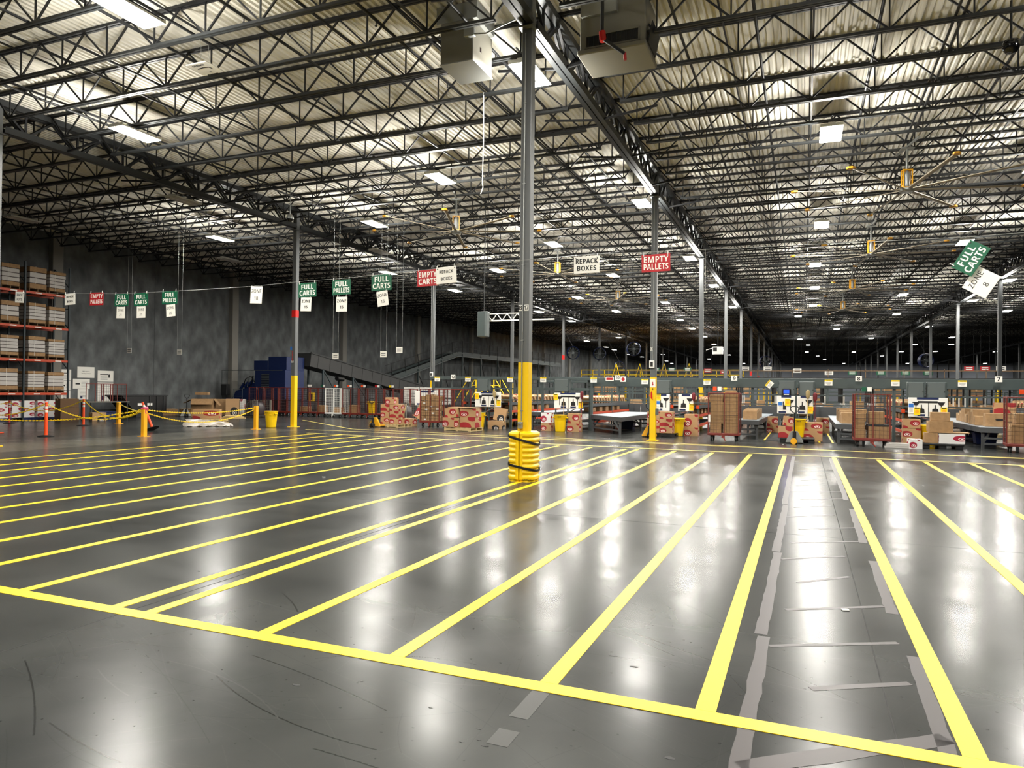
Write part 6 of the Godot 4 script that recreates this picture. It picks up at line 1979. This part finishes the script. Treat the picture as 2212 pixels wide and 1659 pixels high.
# ---------------------------------------------------------------- the far hall
func build_background():
	# far signs hung over the aisles
	var fs = [[1586, 812, 0], [-1, 0, 0]]
	var list = [[-9.0, 3.9, 1], [-7.4, 3.8, 1], [-5.4, 4.1, 2], [-3.3, 4.1, 2], [-0.6, 3.9, 2], [2.2, 3.7, 2], [4.2, 3.7, 0], [6.6, 3.7, 0], [8.6, 3.7, 0], [10.4, 3.7, 0], [13.6, 4.1, 1], [14.8, 4.1, 1], [16.0, 4.1, 2], [22.5, 4.2, 1], [24.5, 4.2, 1], [26.5, 4.1, 0], [-14.2, 4.0, 0], [-12.6, 4.0, 0], [-11.0, 4.0, 0]]
	for i in list.size():
		var p = list[i]
		var m = [M.sign_green, M.sign_red, M.card][p[2]]
		var nm = ["green and white", "red and white", "white"][p[2]]
		var t = thing("far_sign", "tiny %s sign hanging far back above the aisles" % nm, "sign", V(p[0], p[1], -74.0), 0, "far %s signs" % nm)
		part(t, "panel", MB.new().bev(V(0, 0, 0), V(0.75, 0.4, 0.02), 0.004), m)
		for k in 2:
			part(t, "printed_line", MB.new().box(V(0, 0.08 - 0.16 * k, 0.012), V(0.5, 0.09, 0.004)), M.card if p[2] < 2 else M.grey_ink)
		for s in [-1, 1]:
			part(t, "wire", MB.new().tube([V(s * 0.33, 0.2, 0), V(s * 0.33, 9.3 - p[1], 0)], 0.008, 4), M.steel)
	# dark elevated conveyor and mezzanine crossing the hall
	var mz = thing("mezzanine", "yellow railed mezzanine far back between the two near grey columns", "platform", V(-16.5, 0, -88))
	part(mz, "deck", MB.new().box(V(0, 3.1, -3), V(20, 0.3, 6)), M.bollard)
	for i in 14:
		part(mz, "rail_post", MB.new().box(V(-10 + i * 1.53, 3.8, 0), V(0.09, 1.3, 0.09)), M.line)
	for y in [3.8, 4.4]:
		part(mz, "hand_rail", MB.new().box(V(0, y, 0), V(20, 0.09, 0.09)), M.line)
	for i in 6:
		part(mz, "support_post", MB.new().box(V(-9.5 + i * 3.8, 1.5, -0.3), V(0.2, 3.0, 0.2)), M.frame_grey)
	for i in 4:
		var yl = MB.new()
		yl.bar(V(-6 + i * 3, 3.2, 0.1), V(-5.4 + i * 3, 5.2, 0.1), 0.07)
		yl.bar(V(-4.9 + i * 3, 3.2, 0.1), V(-5.4 + i * 3, 5.2, 0.1), 0.07)
		part(mz, "ladder_frame", yl, M.line)
	var ec = thing("elevated_conveyor", "dark brown conveyor run crossing the far hall above the number signs", "conveyor")
	part(ec, "run", MB.new().box(V(8, 2.9, -70), V(50, 0.5, 0.9)), M.dark_grey)
	for i in 17:
		part(ec, "support", MB.new().box(V(-16 + i * 3.0, 1.4, -70), V(0.12, 2.8, 0.12)), M.frame_grey)
		part(ec, "guard_post", MB.new().box(V(-16 + i * 3.0, 3.5, -69.6), V(0.05, 0.8, 0.05)), M.wood_dark)
	part(ec, "guard_rail", MB.new().box(V(8, 3.75, -69.6), V(50, 0.06, 0.05)), M.wood_dark)
	# yellow stair platform behind the number 12 station
	var ys = thing("step_platform", "yellow tubular crossover stair behind the number 12 station", "stair", V(-18.2, 0, -39.5))
	var yb = MB.new()
	for z in [-0.5, 0.5]:
		yb.tube([V(-1.6, 0.9, z), V(-0.7, 2.35, z), V(1.1, 2.35, z), V(2.0, 0.9, z)], 0.025, 6)
		yb.tube([V(-1.1, 0.9, z), V(-0.4, 1.95, z), V(0.9, 1.95, z), V(1.6, 0.9, z)], 0.025, 6)
		for i in 5:
			yb.tube([V(-0.6 + i * 0.4, 1.2, z), V(-0.6 + i * 0.4, 2.35, z)], 0.02, 6)
	part(ys, "railing", yb, M.line)
	part(ys, "deck", MB.new().box(V(0.2, 1.15, 0), V(1.8, 0.06, 0.95)), M.dark_grey)
	for i in 4:
		part(ys, "tread", MB.new().box(V(-1.7 + i * 0.22, 0.25 + i * 0.24, 0), V(0.25, 0.04, 0.9)), M.dark_grey)
	for s in [[-0.6, -0.45], [1.0, -0.45], [-0.6, 0.45], [1.0, 0.45]]:
		part(ys, "leg", MB.new().box(V(s[0], 0.56, s[1]), V(0.06, 1.12, 0.06)), M.frame_grey)
	# blue drum fans
	var df = thing("drum_fan", "blue round drum fan nearest the near column, before the pale lit wall", "fan", V(-22.0, 5.6, -70))
	var rows = []
	for e in [[0.62, -0.25], [0.66, -0.22], [0.66, 0.22], [0.62, 0.25], [0.6, 0.22], [0.6, -0.22]]:
		var line = PackedVector3Array()
		for i in 25:
			var a = -TAU * i / 24.0
			line.append(V(cos(a) * e[0], sin(a) * e[0], -e[1]))
		rows.append(line)
	part(df, "drum", MB.new().grid(rows), M.blue)
	var gr = MB.new()
	for i in 12:
		var a = TAU * i / 12.0
		gr.bar(V(0, 0, 0.2), V(cos(a) * 0.61, sin(a) * 0.61, 0.2), 0.012)
	part(df, "grille", gr, M.box_grey)
	part(df, "motor", MB.new().cyl(V(0, 0, -0.15), V(0, 0, 0.19), 0.14, 12), M.dark_grey)
	for i in 4:
		part(df, "blade", MB.new().box(V(0.33, 0, 0), V(0.42, 0.2, 0.02), rot(30, Vector3.RIGHT)), M.dark_grey).rotation.z = TAU * i / 4.0
	part(df, "hanger", MB.new().bar(V(0, 0.65, 0), V(-1.5, 3.3, 0), 0.03), M.steel)
	df.rotation_degrees.y = 25
	for p in [[-20.0, 5.65, -73, "second blue drum fan, between the near column and the arrow column"], [-22.5, 5.0, -92, "small black drum fan between two blue ones far back"], [-14.8, 5.7, -66, "dark drum fan left of the yellow arrow column"], [-4.0, 5.2, -84, "dark drum fan far back by the end of the column row"], [10.5, 4.9, -76, "black drum fan far back under a lamp on the right"], [16.2, 5.0, -62, "round grilled drum fan left of the number 7 column"]]:
		dup(df, V(p[0], p[1], p[2]), 20, p[3])
	# white cross beam sign with lamp, plain
	var wbx = thing("white_hoist_box", "white hoist housing hanging far back right of the third column", "box", V(-6.3, 5.0, -58))
	part(wbx, "housing", MB.new().bev(V(0, 0, 0), V(0.8, 0.6, 0.3), 0.02), M.white)
	part(wbx, "dark_opening", MB.new().box(V(-0.2, 0.08, 0.152), V(0.3, 0.3, 0.006)), M.black)
	part(wbx, "arm", MB.new().bar(V(-0.4, 0.2, 0), V(-0.9, 0.05, 0), 0.05), M.white)
	part(wbx, "hanger", MB.new().box(V(0, 2.2, 0), V(0.04, 3.9, 0.04)), M.steel)
	# more racks of stock deep in the hall
	for i in 7:
		var x = -13.0 + i * 4.4
		var t = thing("stock_rack", "dim rack of stocked cartons deep between the stations", "rack", V(x, 0, -50), 0, "dim stock racks")
		for s in [-1.0, 1.0]:
			part(t, "upright", MB.new().box(V(s, 1.2, 0), V(0.08, 2.4, 0.9)), M.rack_blue)
		for y in [0.3, 0.95, 1.6]:
			part(t, "shelf", MB.new().box(V(0, y, 0), V(2.0, 0.08, 0.9)), M.rack_orange)
			for j in 4:
				part(t, "stocked_carton", MB.new().bev(V(-0.75 + j * 0.5, y + 0.24, 0.1), V(0.42, 0.4, 0.5), 0.006), M.kraft)
